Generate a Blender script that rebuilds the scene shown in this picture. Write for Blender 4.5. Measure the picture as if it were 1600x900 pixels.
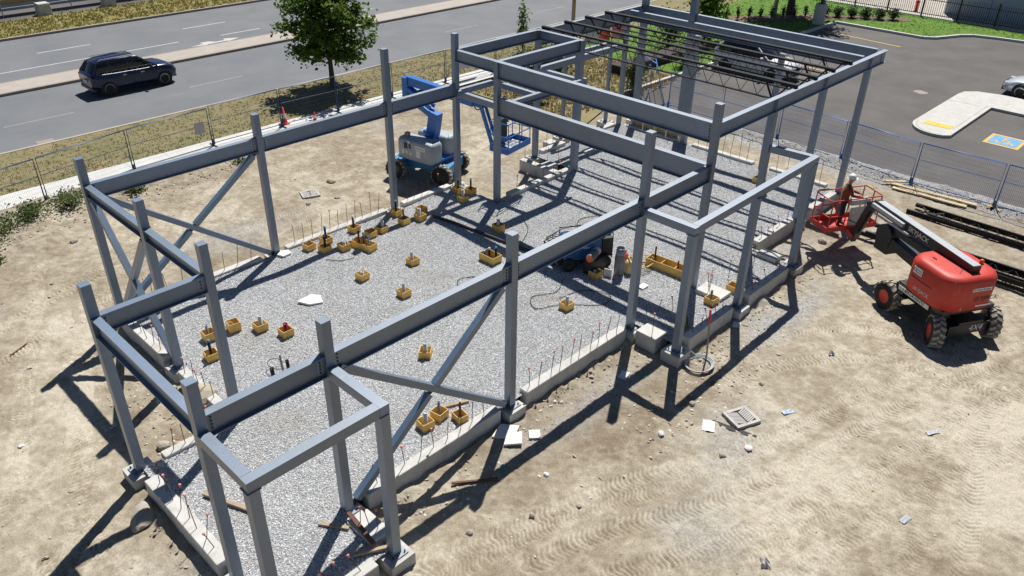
import bpy, bmesh, math, random
import numpy as np
from mathutils import Vector, Matrix
random.seed(7)
rng = np.random.default_rng(7)
for o in list(bpy.data.objects): bpy.data.objects.remove(o)
SC = bpy.context.scene
COL = SC.collection
R = math.radians
# ---------------------------------------------------------------- camera
cd = bpy.data.cameras.new('camera'); cam = bpy.data.objects.new('camera', cd); COL.objects.link(cam)
cd.sensor_fit = 'HORIZONTAL'; cd.sensor_width = 36.0; cd.lens = 1239.536/1600*36; cd.clip_end = 2000; cd.clip_start = .1
_y, _p, _r = 0.807048105, -0.542102679, 0.0160034411
_f = Vector((math.sin(_y)*math.cos(_p), math.cos(_y)*math.cos(_p), math.sin(_p)))
_rt = Vector((math.cos(_y), -math.sin(_y), 0)); _up = _rt.cross(_f)
_R = _rt*math.cos(_r) + _up*math.sin(_r); _U = -_rt*math.sin(_r) + _up*math.cos(_r)
M = Matrix((( _R.x, _U.x, -_f.x), (_R.y, _U.y, -_f.y), (_R.z, _U.z, -_f.z))).to_4x4()
M.translation = (-10.6686589, -10.2281691, 12.1596561)
cam.matrix_world = M
SC.camera = cam
# ---------------------------------------------------------------- light
TO_SUN = Vector((.54, .32, 1.0)).normalized()
EL = math.asin(TO_SUN.z); AZ = math.atan2(TO_SUN.x, TO_SUN.y)
w = bpy.data.worlds.new('World'); SC.world = w; w.use_nodes = True
nt = w.node_tree; bg = nt.nodes['Background']
sky = nt.nodes.new('ShaderNodeTexSky'); sky.sky_type = 'NISHITA'; sky.sun_disc = False
sky.sun_elevation = EL; sky.sun_rotation = AZ; sky.altitude = 100; sky.air_density = .75; sky.dust_density = .15; sky.ozone_density = 2.0
nt.links.new(sky.outputs[0], bg.inputs[0]); bg.inputs[1].default_value = .05
ld = bpy.data.lights.new('sun', 'SUN'); ld.energy = 5.0; ld.angle = R(.53); ld.color = (1, .965, .905)
sun = bpy.data.objects.new('sun', ld); COL.objects.link(sun); sun.location = (20, 10, 40)
sun.rotation_euler = (-TO_SUN).to_track_quat('-Z', 'Y').to_euler()
SC.view_settings.view_transform = 'Standard'; SC.view_settings.look = 'None'; SC.view_settings.gamma = 1; SC.view_settings.exposure = 0.22
G = -.28      # level of the site ground
GR = .05      # level of the gravel inside the foundation
# ---------------------------------------------------------------- helpers
def mat(name, col, rough=.6, metal=0., var=.0, vscale=6., bump=0., bscale=40., spec=.5, col2=None, coat=0.):
    m = bpy.data.materials.new(name); m.use_nodes = True; n = m.node_tree; b = n.nodes['Principled BSDF']
    b.inputs['Roughness'].default_value = rough; b.inputs['Metallic'].default_value = metal
    b.inputs['Specular IOR Level'].default_value = spec; b.inputs['Coat Weight'].default_value = coat
    if coat >= 1: b.inputs['Coat Roughness'].default_value = .5; b.inputs['Coat IOR'].default_value = 1.7
    c = (*col, 1)
    if var > 0 or col2:
        tc = n.nodes.new('ShaderNodeTexCoord'); nz = n.nodes.new('ShaderNodeTexNoise'); nz.inputs['Scale'].default_value = vscale
        nz.inputs['Detail'].default_value = 6; nz.inputs['Roughness'].default_value = .65
        rp = n.nodes.new('ShaderNodeValToRGB'); e = rp.color_ramp.elements
        e[0].position = .3; e[1].position = .72
        if col2: e[0].color = c; e[1].color = (*col2, 1)
        else:
            e[0].color = (*[x*(1-var) for x in col], 1); e[1].color = (*[min(1, x*(1+var)) for x in col], 1)
        n.links.new(tc.outputs['Object'], nz.inputs['Vector']); n.links.new(nz.outputs[0], rp.inputs[0]); n.links.new(rp.outputs[0], b.inputs['Base Color'])
    else: b.inputs['Base Color'].default_value = c
    if bump > 0:
        tc2 = n.nodes.new('ShaderNodeTexCoord'); n2 = n.nodes.new('ShaderNodeTexNoise'); n2.inputs['Scale'].default_value = bscale; n2.inputs['Detail'].default_value = 5
        bp = n.nodes.new('ShaderNodeBump'); bp.inputs['Strength'].default_value = bump; bp.inputs['Distance'].default_value = .02
        n.links.new(tc2.outputs['Object'], n2.inputs['Vector']); n.links.new(n2.outputs[0], bp.inputs['Height']); n.links.new(bp.outputs[0], b.inputs['Normal'])
    return m

class MB:
    def __init__(s): s.v = []; s.f = []; s.m = []; s.sm = []
    def add(s, vs, fs, m=0, smooth=False):
        k = len(s.v); s.v += [tuple(v) for v in vs]; s.f += [tuple(i+k for i in f) for f in fs]; s.m += [m]*len(fs); s.sm += [smooth]*len(fs); return s
    def box(s, c, d, rz=0., m=0, mtx=None):
        x, y, z = d[0]/2, d[1]/2, d[2]/2
        vs = [Vector((a*x, b*y, e*z)) for e in (-1, 1) for b in (-1, 1) for a in (-1, 1)]
        T = mtx if mtx is not None else Matrix.Rotation(rz, 3, 'Z')
        vs = [T @ v + Vector(c) for v in vs]
        return s.add(vs, [(0, 2, 3, 1), (4, 5, 7, 6), (0, 1, 5, 4), (2, 6, 7, 3), (0, 4, 6, 2), (1, 3, 7, 5)], m)
    def frame(s, p0, p1, up=(0, 0, 1)):
        p0 = Vector(p0); p1 = Vector(p1); d = (p1-p0); L = d.length; d = d/L; u = Vector(up)
        if abs(d.dot(u)) > .99: u = Vector((0, 1, 0))
        sd = d.cross(u).normalized(); u = sd.cross(d).normalized(); return p0, p1, d, sd, u, L
    def bar(s, p0, p1, wd, ht, up=(0, 0, 1), m=0):
        p0, p1, d, sd, u, L = s.frame(p0, p1, up)
        vs = [q + sd*a*wd/2 + u*b*ht/2 for q in (p0, p1) for b in (-1, 1) for a in (-1, 1)]
        return s.add(vs, [(0, 1, 3, 2), (4, 6, 7, 5), (0, 4, 5, 1), (2, 3, 7, 6), (0, 2, 6, 4), (1, 5, 7, 3)], m)
    def cyl(s, p0, p1, r, n=10, r2=None, cap=True, m=0, smooth=True):
        p0, p1, d, sd, u, L = s.frame(p0, p1); r2 = r if r2 is None else r2
        vs = []
        for q, rr in ((p0, r), (p1, r2)):
            for i in range(n):
                a = 2*math.pi*i/n; vs.append(q + sd*math.cos(a)*rr + u*math.sin(a)*rr)
        s.add(vs, [(i, (i+1) % n, n+(i+1) % n, n+i) for i in range(n)], m, smooth)
        if cap: s.add(vs[:n], [tuple(range(n-1, -1, -1))], m); s.add(vs[n:], [tuple(range(n))], m)
        return s
    def tube(s, pts, r, n=6, m=0, closed=False, smooth=True):
        P = [Vector(p) for p in pts]; N = len(P); vs = []; pu = Vector((0, 0, 1))
        for i, p in enumerate(P):
            a = P[i-1] if (i > 0 or closed) else p; b = P[(i+1) % N] if (i < N-1 or closed) else p
            d = (b-a).normalized(); u = pu - d*pu.dot(d)
            if u.length < .05: u = Vector((1, 0, 0)) - d*d.x
            u.normalize(); sd = d.cross(u)
            rr = r[i] if isinstance(r, (list, tuple)) else r
            for k in range(n):
                t = 2*math.pi*k/n; vs.append(p + sd*math.cos(t)*rr + u*math.sin(t)*rr)
        fs = []
        for i in range(N if closed else N-1):
            j = (i+1) % N
            for k in range(n): fs.append((i*n+k, i*n+(k+1) % n, j*n+(k+1) % n, j*n+k))
        s.add(vs, fs, m, smooth)
        if not closed: s.add(vs[:n], [tuple(range(n-1, -1, -1))], m); s.add(vs[-n:], [tuple(range(n))], m)
        return s
    def prism(s, pts, z0, z1, m=0):
        n = len(pts); vs = [(p[0], p[1], z0) for p in pts] + [(p[0], p[1], z1) for p in pts]
        return s.add(vs, [tuple(range(n-1, -1, -1)), tuple(range(n, 2*n))] + [(i, (i+1) % n, n+(i+1) % n, n+i) for i in range(n)], m)
    def loft(s, rings, m=0, smooth=True, cap=True):
        n = len(rings[0]); vs = [p for r_ in rings for p in r_]; fs = []
        for i in range(len(rings)-1):
            for k in range(n): fs.append((i*n+k, i*n+(k+1) % n, (i+1)*n+(k+1) % n, (i+1)*n+k))
        s.add(vs, fs, m, smooth)
        if cap: s.add(rings[0], [tuple(range(n-1, -1, -1))], m); s.add(rings[-1], [tuple(range(n))], m)
        return s
    def lathe(s, prof, o=(0, 0, 0), n=16, m=0, axis='z', smooth=True, cap=True):
        rings = []
        for r_, h in prof:
            ring = []
            for i in range(n):
                a = 2*math.pi*i/n; c, sn = math.cos(a)*r_, math.sin(a)*r_
                p = (c, sn, h) if axis == 'z' else ((h, c, sn) if axis == 'x' else (sn, h, c))
                ring.append((p[0]+o[0], p[1]+o[1], p[2]+o[2]))
            rings.append(ring)
        return s.loft(rings, m, smooth, cap)
    def ibeam(s, p0, p1, dep, fw=.17, tf=.016, tw=.012, m=0):
        # p0,p1 : middle of the TOP face
        p0, p1, d, sd, u, L = s.frame(p0, p1)
        s.bar(p0-u*tf/2, p1-u*tf/2, fw, tf, u, m); s.bar(p0-u*(dep-tf/2), p1-u*(dep-tf/2), fw, tf, u, m)
        s.bar(p0-u*dep/2, p1-u*dep/2, tw, dep-2*tf+.002, u, m); return s
    def build(s, name, mats, parent=None, world=True, loc=None, fixn=False):
        me = bpy.data.meshes.new(name); off = Vector((0, 0, 0))
        if parent is not None and world: off = Vector(parent.location)
        if parent is None and loc is not None: off = Vector(loc)
        me.from_pydata([tuple(Vector(v)-off) for v in s.v], [], s.f)
        for mm in (mats if isinstance(mats, (list, tuple)) else [mats]): me.materials.append(mm)
        me.polygons.foreach_set('material_index', s.m); me.polygons.foreach_set('use_smooth', s.sm); me.update()
        if fixn:
            bm = bmesh.new(); bm.from_mesh(me); bmesh.ops.recalc_face_normals(bm, faces=bm.faces); bm.to_mesh(me); bm.free()
        ob = bpy.data.objects.new(name, me); COL.objects.link(ob)
        if parent is not None: ob.parent = parent
        elif loc is not None: ob.location = loc
        return ob

def tag(o, label=None, cat=None, group=None, kind=None):
    if label: o['label'] = label
    if cat: o['category'] = cat
    if group: o['group'] = group
    if kind: o['kind'] = kind
    return o
def thing(name, label, cat, loc=(0, 0, 0), rz=0., group=None):
    o = bpy.data.objects.new(name, None); COL.objects.link(o); o.location = loc; o.rotation_euler = (0, 0, rz); o.empty_display_size = .2
    return tag(o, label, cat, group)
def inst(src, name=None, parent=None, loc=None, rot=None, scale=None):
    o = bpy.data.objects.new(name or src.name.split('.')[0], src.data); COL.objects.link(o)
    if parent is not None: o.parent = parent
    if loc is not None: o.location = loc
    if rot is not None: o.rotation_euler = rot
    if scale is not None: o.scale = scale
    return o
def meshpart(name, me, parent, loc=(0, 0, 0), rot=(0, 0, 0)):
    o = bpy.data.objects.new(name, me); COL.objects.link(o); o.parent = parent; o.location = loc; o.rotation_euler = rot; return o
def text(body, size, pos, right, up, mt, parent, name='lettering', world=False, depth=.002, align='CENTER', shear=0.):
    cu = bpy.data.curves.new('t', 'FONT'); cu.body = body; cu.size = size; cu.extrude = depth; cu.align_x = align; cu.align_y = 'CENTER'; cu.shear = shear
    cu.resolution_u = 3
    tmp = bpy.data.objects.new('t', cu); COL.objects.link(tmp)
    dg = bpy.context.evaluated_depsgraph_get(); me = bpy.data.meshes.new_from_object(tmp.evaluated_get(dg)); bpy.data.objects.remove(tmp)
    me.name = name; me.materials.clear(); me.materials.append(mt)
    r_ = Vector(right).normalized(); u_ = Vector(up).normalized(); n_ = r_.cross(u_)
    T = Matrix(((r_.x, u_.x, n_.x), (r_.y, u_.y, n_.y), (r_.z, u_.z, n_.z))).to_4x4(); T.translation = Vector(pos)
    me.transform(T)
    o = bpy.data.objects.new(name, me); COL.objects.link(o); o.parent = parent
    return o
# ---------------------------------------------------------------- numpy noise
def vnoise(X, Y, sc, seed):
    r_ = np.random.default_rng(seed); T = r_.random((256, 256))
    x = X/sc; y = Y/sc; xi = np.floor(x).astype(int); yi = np.floor(y).astype(int); fx = x-xi; fy = y-yi
    fx = fx*fx*(3-2*fx); fy = fy*fy*(3-2*fy)
    a = T[xi % 256, yi % 256]; b = T[(xi+1) % 256, yi % 256]; c = T[xi % 256, (yi+1) % 256]; d = T[(xi+1) % 256, (yi+1) % 256]
    return (a*(1-fx)+b*fx)*(1-fy)+(c*(1-fx)+d*fx)*fy - .5
def smooth(pts, n=8):
    P = [np.array(p, float) for p in pts]; P = [2*P[0]-P[1]] + P + [2*P[-1]-P[-2]]; out = []
    for i in range(1, len(P)-2):
        for k in range(n):
            t = k/n; out.append(.5*((2*P[i]) + (P[i+1]-P[i-1])*t + (2*P[i-1]-5*P[i]+4*P[i+1]-P[i+2])*t*t + (3*P[i]-P[i-1]-3*P[i+1]+P[i+2])*t**3))
    out.append(P[-2]); return out
# ================================================================ materials
m_steel = mat('primed_steel', (.068, .128, .212), .5, 0., .16, 1.6, .04, 60, 1.0, coat=1.0)
def wear_in(m, c, lo, hi, sc, stretch=(1, 1, 1)):
    # rust, scuffs and splashes mixed into a paint
    n = m.node_tree; b = n.nodes['Principled BSDF']; src = b.inputs['Base Color'].links[0].from_socket
    tc = n.nodes.new('ShaderNodeTexCoord'); mp = n.nodes.new('ShaderNodeMapping'); mp.inputs['Scale'].default_value = stretch; nz = n.nodes.new('ShaderNodeTexNoise'); nz.inputs['Scale'].default_value = sc; nz.inputs['Detail'].default_value = 9; nz.inputs['Roughness'].default_value = .7
    rp = n.nodes.new('ShaderNodeValToRGB'); rp.color_ramp.elements[0].position = lo; rp.color_ramp.elements[1].position = hi; mx = n.nodes.new('ShaderNodeMix'); mx.data_type = 'RGBA'; mx.inputs[7].default_value = (*c, 1)
    n.links.new(tc.outputs['Object'], mp.inputs[0]); n.links.new(mp.outputs[0], nz.inputs['Vector']); n.links.new(nz.outputs[0], rp.inputs[0]); n.links.new(rp.outputs[0], mx.inputs[0]); n.links.new(src, mx.inputs[6]); n.links.new(mx.outputs[2], b.inputs['Base Color'])
wear_in(m_steel, (.17, .235, .31), .56, .82, 7); wear_in(m_steel, (.12, .075, .045), .66, .74, 2.6); wear_in(m_steel, (.045, .075, .115), .60, .74, 1.1)
m_steel2 = mat('primed_steel_plate', (.26, .29, .33), .5, 0., .18, 5)
m_bolt = mat('bolt_steel', (.035, .033, .035), .6, .2)
m_black = mat('black_joist_paint', (.010, .010, .012), .55, 0., .2, 8, 0, 40, .35)
m_conc = mat('foundation_concrete', (.56, .55, .52), .85, 0., .14, 3.5, .25, 30)
m_conc2 = mat('pale_concrete', (.52, .51, .48), .85, 0., .12, 3, .12, 25)
m_tan = mat('tan_form_board', (.42, .34, .20), .8, 0., .2, 4)
m_rebar = mat('rusty_rebar', (.09, .05, .035), .8, .2)
m_cap = mat('rebar_cap', (.68, .22, .18), .5)
m_ply = mat('yellow_formply', (.78, .49, .12), .5, 0., .14, 7, 0, 40, .4)
m_plye = mat('plywood_edge', (.62, .43, .18), .7, 0., .1, 12)
m_pvc = mat('white_pvc', (.62, .62, .60), .4, 0., .06, 9)
m_abs = mat('black_pipe', (.014, .014, .015), .4)
m_blucap = mat('blue_cap', (.05, .25, .5), .4)
m_greypipe = mat('grey_conduit', (.25, .26, .27), .45)
m_redpipe = mat('red_pipe', (.28, .015, .02), .4)
m_rust = mat('rust_brown', (.13, .06, .04), .8, 0, .2, 10)
m_wood = mat('weathered_lumber', (.38, .29, .20), .8, 0, .2, 9, .1, 60)
m_fresh = mat('fresh_lumber', (.62, .50, .31), .75, 0, .12, 8)
m_white = mat('white_slab', (.74, .72, .70), .8, 0, .05, 9)
m_rock = mat('field_rock', (.30, .27, .22), .9, 0, .25, 7, .3, 18, col2=(.46, .42, .36))
m_asph = mat('road_asphalt', (.135, .145, .16), .85, 0, .10, .35, .2, 220, .5, col2=(.185, .19, .20))
wear_in(m_asph, (.25, .25, .25), .62, .8, .5, (.25, 3, 1)); wear_in(m_asph, (.06, .06, .065), .68, .74, 1.3, (.3, 2, 1))
m_lot = mat('dark_asphalt', (.078, .071, .068), .85, 0, .14, .45, .25, 200, col2=(.128, .118, .112))
def vary(m, lo, hi):
    n = m.node_tree; b = n.nodes['Principled BSDF']; src = b.inputs['Base Color'].links[0].from_socket; oi = n.nodes.new('ShaderNodeObjectInfo'); mr = n.nodes.new('ShaderNodeMapRange'); mr.inputs['To Min'].default_value = lo; mr.inputs['To Max'].default_value = hi; hs = n.nodes.new('ShaderNodeHueSaturation')
    n.links.new(oi.outputs['Random'], mr.inputs['Value']); n.links.new(mr.outputs[0], hs.inputs['Value']); n.links.new(src, hs.inputs['Color']); n.links.new(hs.outputs[0], b.inputs['Base Color'])
vary(m_steel, .86, 1.12); vary(m_ply, .84, 1.1); vary(m_conc, .86, 1.05)
wear_in(m_lot, (.15, .14, .135), .60, .80, .35); wear_in(m_lot, (.035, .033, .034), .66, .76, .8); wear_in(m_ply, (.50, .42, .28), .58, .74, 9); wear_in(m_ply, (.22, .13, .04), .62, .75, 6)
wear_in(m_conc, (.36, .33, .27), .55, .75, 1.6, (1, 1, .35)); wear_in(m_conc, (.24, .22, .19), .66, .76, 5)
m_walk = mat('sidewalk_concrete', (.60, .595, .575), .85, 0, .07, 1.2, .08, 60)
m_median = mat('median_concrete', (.40, .355, .31), .85, 0, .1, 1.4, .1, 60)
m_kerb = mat('kerb_concrete', (.30, .26, .22), .85, 0, .12, 2)
m_paint = mat('road_paint', (.50, .50, .50), .7, 0, .15, 6)
m_ypaint = mat('yellow_paint', (.62, .40, .10), .7, 0, .12, 5)
m_tact = mat('tactile_yellow', (.80, .52, .06), .6)
m_bpaint = mat('blue_paint', (.12, .33, .55), .7, 0, .15, 5)
m_rubber = mat('tyre_rubber', (.022, .021, .020), .85, 0, .3, 14)
m_dusty = mat('dusty_tread', (.36, .33, .28), .9, 0, .3, 12)
m_fence = mat('blue_fence_steel', (.022, .055, .12), .5)
m_faint = mat('worn_paint', (.27, .27, .28), .8, 0, .2, 5)
m_fence2 = mat('bright_blue_fence', (.02, .11, .34), .5)
m_iron = mat('black_iron', (.012, .012, .013), .45)
m_bark = mat('tree_bark', (.075, .06, .05), .9, 0, .3, 12, .3, 30)
m_chrome = mat('chrome', (.55, .55, .57), .42, .8)
m_glass = mat('dark_car_glass', (.008, .009, .011), .06, 0., spec=.6)
def leafmat(name, c, c2, tr=.35):
    m = bpy.data.materials.new(name); m.use_nodes = True; n = m.node_tree; b = n.nodes['Principled BSDF']
    g = n.nodes.new('ShaderNodeNewGeometry'); rp = n.nodes.new('ShaderNodeValToRGB'); rp.color_ramp.elements[0].color = (*c, 1); rp.color_ramp.elements[1].color = (*c2, 1)
    n.links.new(g.outputs['Random Per Island'], rp.inputs[0]); n.links.new(rp.outputs[0], b.inputs['Base Color']); b.inputs['Roughness'].default_value = .55
    t = n.nodes.new('ShaderNodeBsdfTranslucent'); n.links.new(rp.outputs[0], t.inputs[0]); mx = n.nodes.new('ShaderNodeMixShader'); mx.inputs[0].default_value = tr
    n.links.new(b.outputs[0], mx.inputs[1]); n.links.new(t.outputs[0], mx.inputs[2]); n.links.new(mx.outputs[0], n.nodes['Material Output'].inputs[0]); return m
m_leaf = leafmat('maple_leaf', (.045, .10, .012), (.15, .24, .03), .55)
m_leaf2 = leafmat('shrub_leaf', (.03, .06, .015), (.07, .11, .03))
m_weed = leafmat('weed_leaf', (.06, .11, .025), (.16, .20, .05), .4)
m_dry = leafmat('dry_grass', (.25, .195, .09), (.37, .29, .15), .5)
m_grass = leafmat('lawn_grass', (.07, .17, .008), (.12, .22, .015), .35)

# ================================================================ ground
def sheet(name, pts, z, mt, kind='structure', parent=None):
    s = MB(); n = len(pts); s.add([(p[0], p[1], z) for p in pts], [tuple(range(n))]); o = s.build(name, mt, parent)
    if kind and parent is None: o['kind'] = kind
    return o
m_far = mat('far_soil', (.25, .21, .15), .95, 0, .2, .3)
sheet('ground', [(-300, -300), (400, -300), (400, 400), (-300, 400)], G-.12, m_far)

# ---- the dirt of the building site, a height field with tyre tracks
xs = np.concatenate([np.arange(-15, -11, .09), np.arange(-11, 15.5, .031), np.arange(15.5, 21.95, .07)])
ys = np.concatenate([np.arange(-12, 2.0, .030), np.arange(2.0, 20.32, .052)])
X, Y = np.meshgrid(xs, ys, indexing='ij')
H = .09*vnoise(X, Y, 4.5, 1) + .035*vnoise(X, Y, 1.3, 2) + .022*vnoise(X, Y, .42, 3) + .024*vnoise(X, Y, .17, 4) + .020*vnoise(X, Y, .085, 5)
rough = np.clip(vnoise(X, Y, 2.2, 6)*2.2+.35, 0, 1)
H += rough*(.022*np.abs(vnoise(X, Y, .13, 8)) + .012*vnoise(X, Y, .07, 9))
tone = .5 + .34*vnoise(X, Y, 3.1, 11) + .34*vnoise(X, Y, .9, 12) + .40*vnoise(X, Y, .3, 13) + .40*vnoise(X, Y, .11, 14)
grey = np.clip(vnoise(X, Y, 2.6, 21)*3.2-.75, 0, 1)*.6
trk = np.full(X.shape, 9.); trs = np.zeros(X.shape); trd = np.zeros(X.shape); tri = np.zeros(X.shape, int)
tracks = [
 [(-5.5,-2.0),(-4.19,-2.47),(-1.25,-3.15),(1.6,-4.42),(5.47,-5.35),(8.97,-5.5),(10.4,-5.84)],
 [(-4.5,-1.9),(-2.55,-2.57),(0.52,-3.48),(3.54,-4.9),(7.85,-6.15),(12.11,-7.97),(15,-9.5)],
 [(-4,-4.2),(-1.96,-4.71),(0.5,-5.86),(4.11,-6.93),(10.21,-8.49),(14,-9.8)],
 [(-2.5,-5.6),(-0.5,-6.18),(2.53,-6.93),(6.19,-7.55),(10.51,-8.41)],
 [(-3,-3.4),(-1.2,-3.9),(1.2,-5.1),(4.6,-6.1),(8.2,-6.9),(12.6,-8.9)],
 [(-1,-6.9),(1.6,-7.4),(4.6,-8.1),(8.5,-9.6)], [(1,-8.6),(3.8,-8.4),(7.4,-7.4),(9.6,-6.6),(11.2,-6.4)],
 [(2.2,-9.6),(5.0,-8.9),(8.2,-8.2),(11.5,-9.2)], [(4.6,-2.9),(6.9,-3.9),(8.6,-5.6),(9.2,-8.5)], [(6.3,-2.6),(8.6,-3.6),(10.2,-5.4),(10.9,-8.5)],
 [(-4.65,13.2),(-6.4,9.4),(-7.9,5.5),(-9.02,1.8),(-9.6,-1)], [(-3.6,13.4),(-5.3,11.4),(-6.9,7.9),(-8.3,4.2),(-9.6,2.2)],
 [(-4.62,17.5),(-5.87,13.99),(-7.75,9.33),(-9.41,5.02)], [(-6.2,18),(-7.2,14.2),(-8.9,9.6),(-10.4,6)],
 [(-8.2,12.0),(-6.2,12.9),(-4.35,13.56),(-1.24,15.9),(2.08,17.2)], [(-8.2,10.6),(-5.9,11.6),(-3.4,12.3),(0,14.3),(2.4,15.8),(6,16)],
 [(1,14.0),(3.07,14.5),(7.6,14.9),(11.46,15.03),(15.67,13.93)], [(8.81,11.4),(10.4,11.6),(12.95,12.2),(17.2,12.3)], [(9.2,12.6),(11,13.0),(13,13.4),(17,13.2)],
 [(9.2,14.0),(11.5,14.2),(14.5,13.0),(17.5,11.6)], [(0.6,12.2),(3.3,12.2),(6.1,12.6),(7.4,13.2)], [(0.2,13.1),(3,13.2),(5.6,14.0)], [(9.6,15.8),(12.5,15.4),(16.5,14.6)],
 [(-8.6,3.4),(-8.0,0.6),(-7.6,-2),(-7.9,-5)], [(-9.4,3.2),(-8.9,0.2),(-8.7,-3)],
]
for ti, tr in enumerate(tracks):
    P = smooth(tr, 10); sacc = 0.
    for a, b in zip(P[:-1], P[1:]):
        d = b-a; L = np.hypot(*d)
        if L < 1e-6: continue
        i0, i1 = np.searchsorted(xs, [min(a[0], b[0])-.4, max(a[0], b[0])+.4]); j0, j1 = np.searchsorted(ys, [min(a[1], b[1])-.4, max(a[1], b[1])+.4])
        if i1 > i0 and j1 > j0:
            x = X[i0:i1, j0:j1]-a[0]; y = Y[i0:i1, j0:j1]-a[1]; t = np.clip((x*d[0]+y*d[1])/L/L, 0, 1)
            dx = x-t*d[0]; dy = y-t*d[1]; dist = np.hypot(dx, dy); side = np.sign(x*d[1]-y*d[0])*dist
            up = dist < trk[i0:i1, j0:j1]
            trk[i0:i1, j0:j1][up] = dist[up]; trd[i0:i1, j0:j1][up] = side[up]; trs[i0:i1, j0:j1][up] = (sacc+t*L)[up]; tri[i0:i1, j0:j1][up] = ti
        sacc += L
wear = np.clip(.85+1.4*vnoise(X, Y, 1.9, 31)+.7*vnoise(X, Y, .5, 32), .04, 1)
prof = np.clip((.24-trk)/.05, 0, 1)
_pit = np.array([.098+.03*((k*7) % 10)/10 for k in range(len(tracks))])[tri]; _kind = (tri % 3)
shp = np.where(_kind == 0, .50*np.sin(trd/.24*3.3), np.where(_kind == 1, .55*np.cos(trd/.24*2.6), -.45*np.sin(trd/.24*2.8)+.25*trd/.24))
ph = trs/_pit + shp + .55*vnoise(X, Y, .38, 33)
fr = ph-np.floor(ph); groove = np.exp(-((fr-.5)/.17)**2)
wob = np.clip(.8+1.2*vnoise(X, Y, .45, 35), .1, 1)
H += prof*wear*(-.040*groove*wob + .006) + wear*.006*np.exp(-((trk-.27)/.04)**2)
tone += prof*(.26*np.clip(.85+1.2*vnoise(X, Y, 2.5, 37), .2, 1) - .62*wear*groove*wob)  # compacted bands paler; shade in the lug grooves painted in as darker tone
def blob(cx, cy, rx, ry, a=0.):
    c, s_ = math.cos(a), math.sin(a); u = ((X-cx)*c+(Y-cy)*s_)/rx; v = (-(X-cx)*s_+(Y-cy)*c)/ry
    return np.exp(-(u*u+v*v))
def bl2(*a): return np.clip(blob(*a)*(1+1.8*vnoise(X, Y, .8, 41)+1.0*vnoise(X, Y, .25, 42)), 0, 1)
tone += .9*bl2(6.0, -9.6, 1.6, .8, -.35) + .7*bl2(9, -8.9, 2.2, .7, -.4) + .55*bl2(-6.4, 10.3, .7, 2.2, -.3) + .35*bl2(-7.2, 8, .6, 1.6, -.3)
tone += .45*bl2(10.5, 12.8, 4.5, 1.1, .05) + .30*bl2(5, -5.8, 5, 1.6, -.3)
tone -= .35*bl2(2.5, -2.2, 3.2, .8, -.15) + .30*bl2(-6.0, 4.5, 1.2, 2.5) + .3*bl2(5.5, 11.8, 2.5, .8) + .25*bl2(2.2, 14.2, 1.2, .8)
grey += .8*bl2(8.6, -2.6, 2.6, .5, -.05) + .6*bl2(-7.9, -.5, 1.4, 1.6) + .45*bl2(2.6, -4.1, 1.4, .8) + .9*bl2(20.9, 3, .8, 9) + .6*bl2(12.6, -.8, 1.5, .7) + .5*bl2(1.4,-1.1,2.5,.5)
ridge = np.exp(-((X-21.45)/.42)**2)*np.clip((9.5-Y)/2, 0, 1)
H += ridge*(.16+.10*vnoise(X, Y, .7, 51)+.09*vnoise(X, Y, .22, 52)); grey = np.clip(grey+ridge*.9, 0, 1)
bank = np.clip((Y-17.6)/2.2, 0, 1)*np.clip((2.5-X)/4, 0, 1)
H += bank*(.10+.16*vnoise(X, Y, .6, 53))
spoil = bl2(-4.6, 17.5, 1.4, 1.3) + .8*bl2(1.5, 18.6, 3.5, .5)
H += spoil*(.10+.14*np.abs(vnoise(X, Y, .3, 54)))
dip = blob(3.8, 14.25, .75, .6); H -= .10*dip
dip2 = blob(3.88, -4.0, .62, .55); H -= .07*dip2; grey = np.clip(grey+.5*dip2*(.6+vnoise(X, Y, .2, 57)), 0, 1)
H = H - H[np.abs(Y+4) < 3].mean()
def banked(x0, x1, y0, y1, r_, h):
    d = np.hypot(np.maximum(np.maximum(x0-X, X-x1), 0), np.maximum(np.maximum(y0-Y, Y-y1), 0)); return h*np.exp(-(d/r_)**2)*(.6+1.4*vnoise(X, Y, .5, 61)+.8*vnoise(X, Y, .16, 62))
for a_ in ((-4.3, 4.4, -.2, 0), (5.1, 11, -1.7, -1.5), (-7.3, -7.1, .4, 3.5), (-5.1, -4.9, 4.6, 10), (-4.5, 7.5, 10.4, 10.6), (8.4, 11.8, 8.2, 8.4), (17.7, 17.9, .4, 10)): H = H + banked(*a_, .22, .10)
H = np.where((Y > 19.3) & (X > 7), np.minimum(H, -.03), H)
Z = G + H
nx, ny = X.shape
idx = np.arange(nx*ny).reshape(nx, ny)
cx = (X[:-1, :-1]+X[1:, 1:])/2; cy = (Y[:-1, :-1]+Y[1:, 1:])/2
keep = ~((cx > -4.4) & (cx < 17.3) & (cy > .35) & (cy < 7.9)) & ~((cx > -4.4) & (cx < 7.3) & (cy > 7.8) & (cy < 9.9)) & ~((cx > 12.4) & (cx < 17.3) & (cy > 7.8) & (cy < 9.9))
q = np.stack([idx[:-1, :-1][keep], idx[1:, :-1][keep], idx[1:, 1:][keep], idx[:-1, 1:][keep]], 1)
used = np.zeros(nx*ny, bool); used[q.ravel()] = True; remap = np.cumsum(used)-1
me = bpy.data.meshes.new('dirt_ground'); nv = int(used.sum()); nq = len(q)
me.vertices.add(nv); me.vertices.foreach_set('co', np.stack([X.ravel()[used], Y.ravel()[used], Z.ravel()[used]], 1).astype(np.float32).ravel())
me.loops.add(nq*4); me.loops.foreach_set('vertex_index', remap[q].astype(np.int32).ravel())
me.polygons.add(nq); me.polygons.foreach_set('loop_start', np.arange(0, nq*4, 4, dtype=np.int32)); me.polygons.foreach_set('loop_total', np.full(nq, 4, np.int32))
me.update(calc_edges=True)
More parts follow.
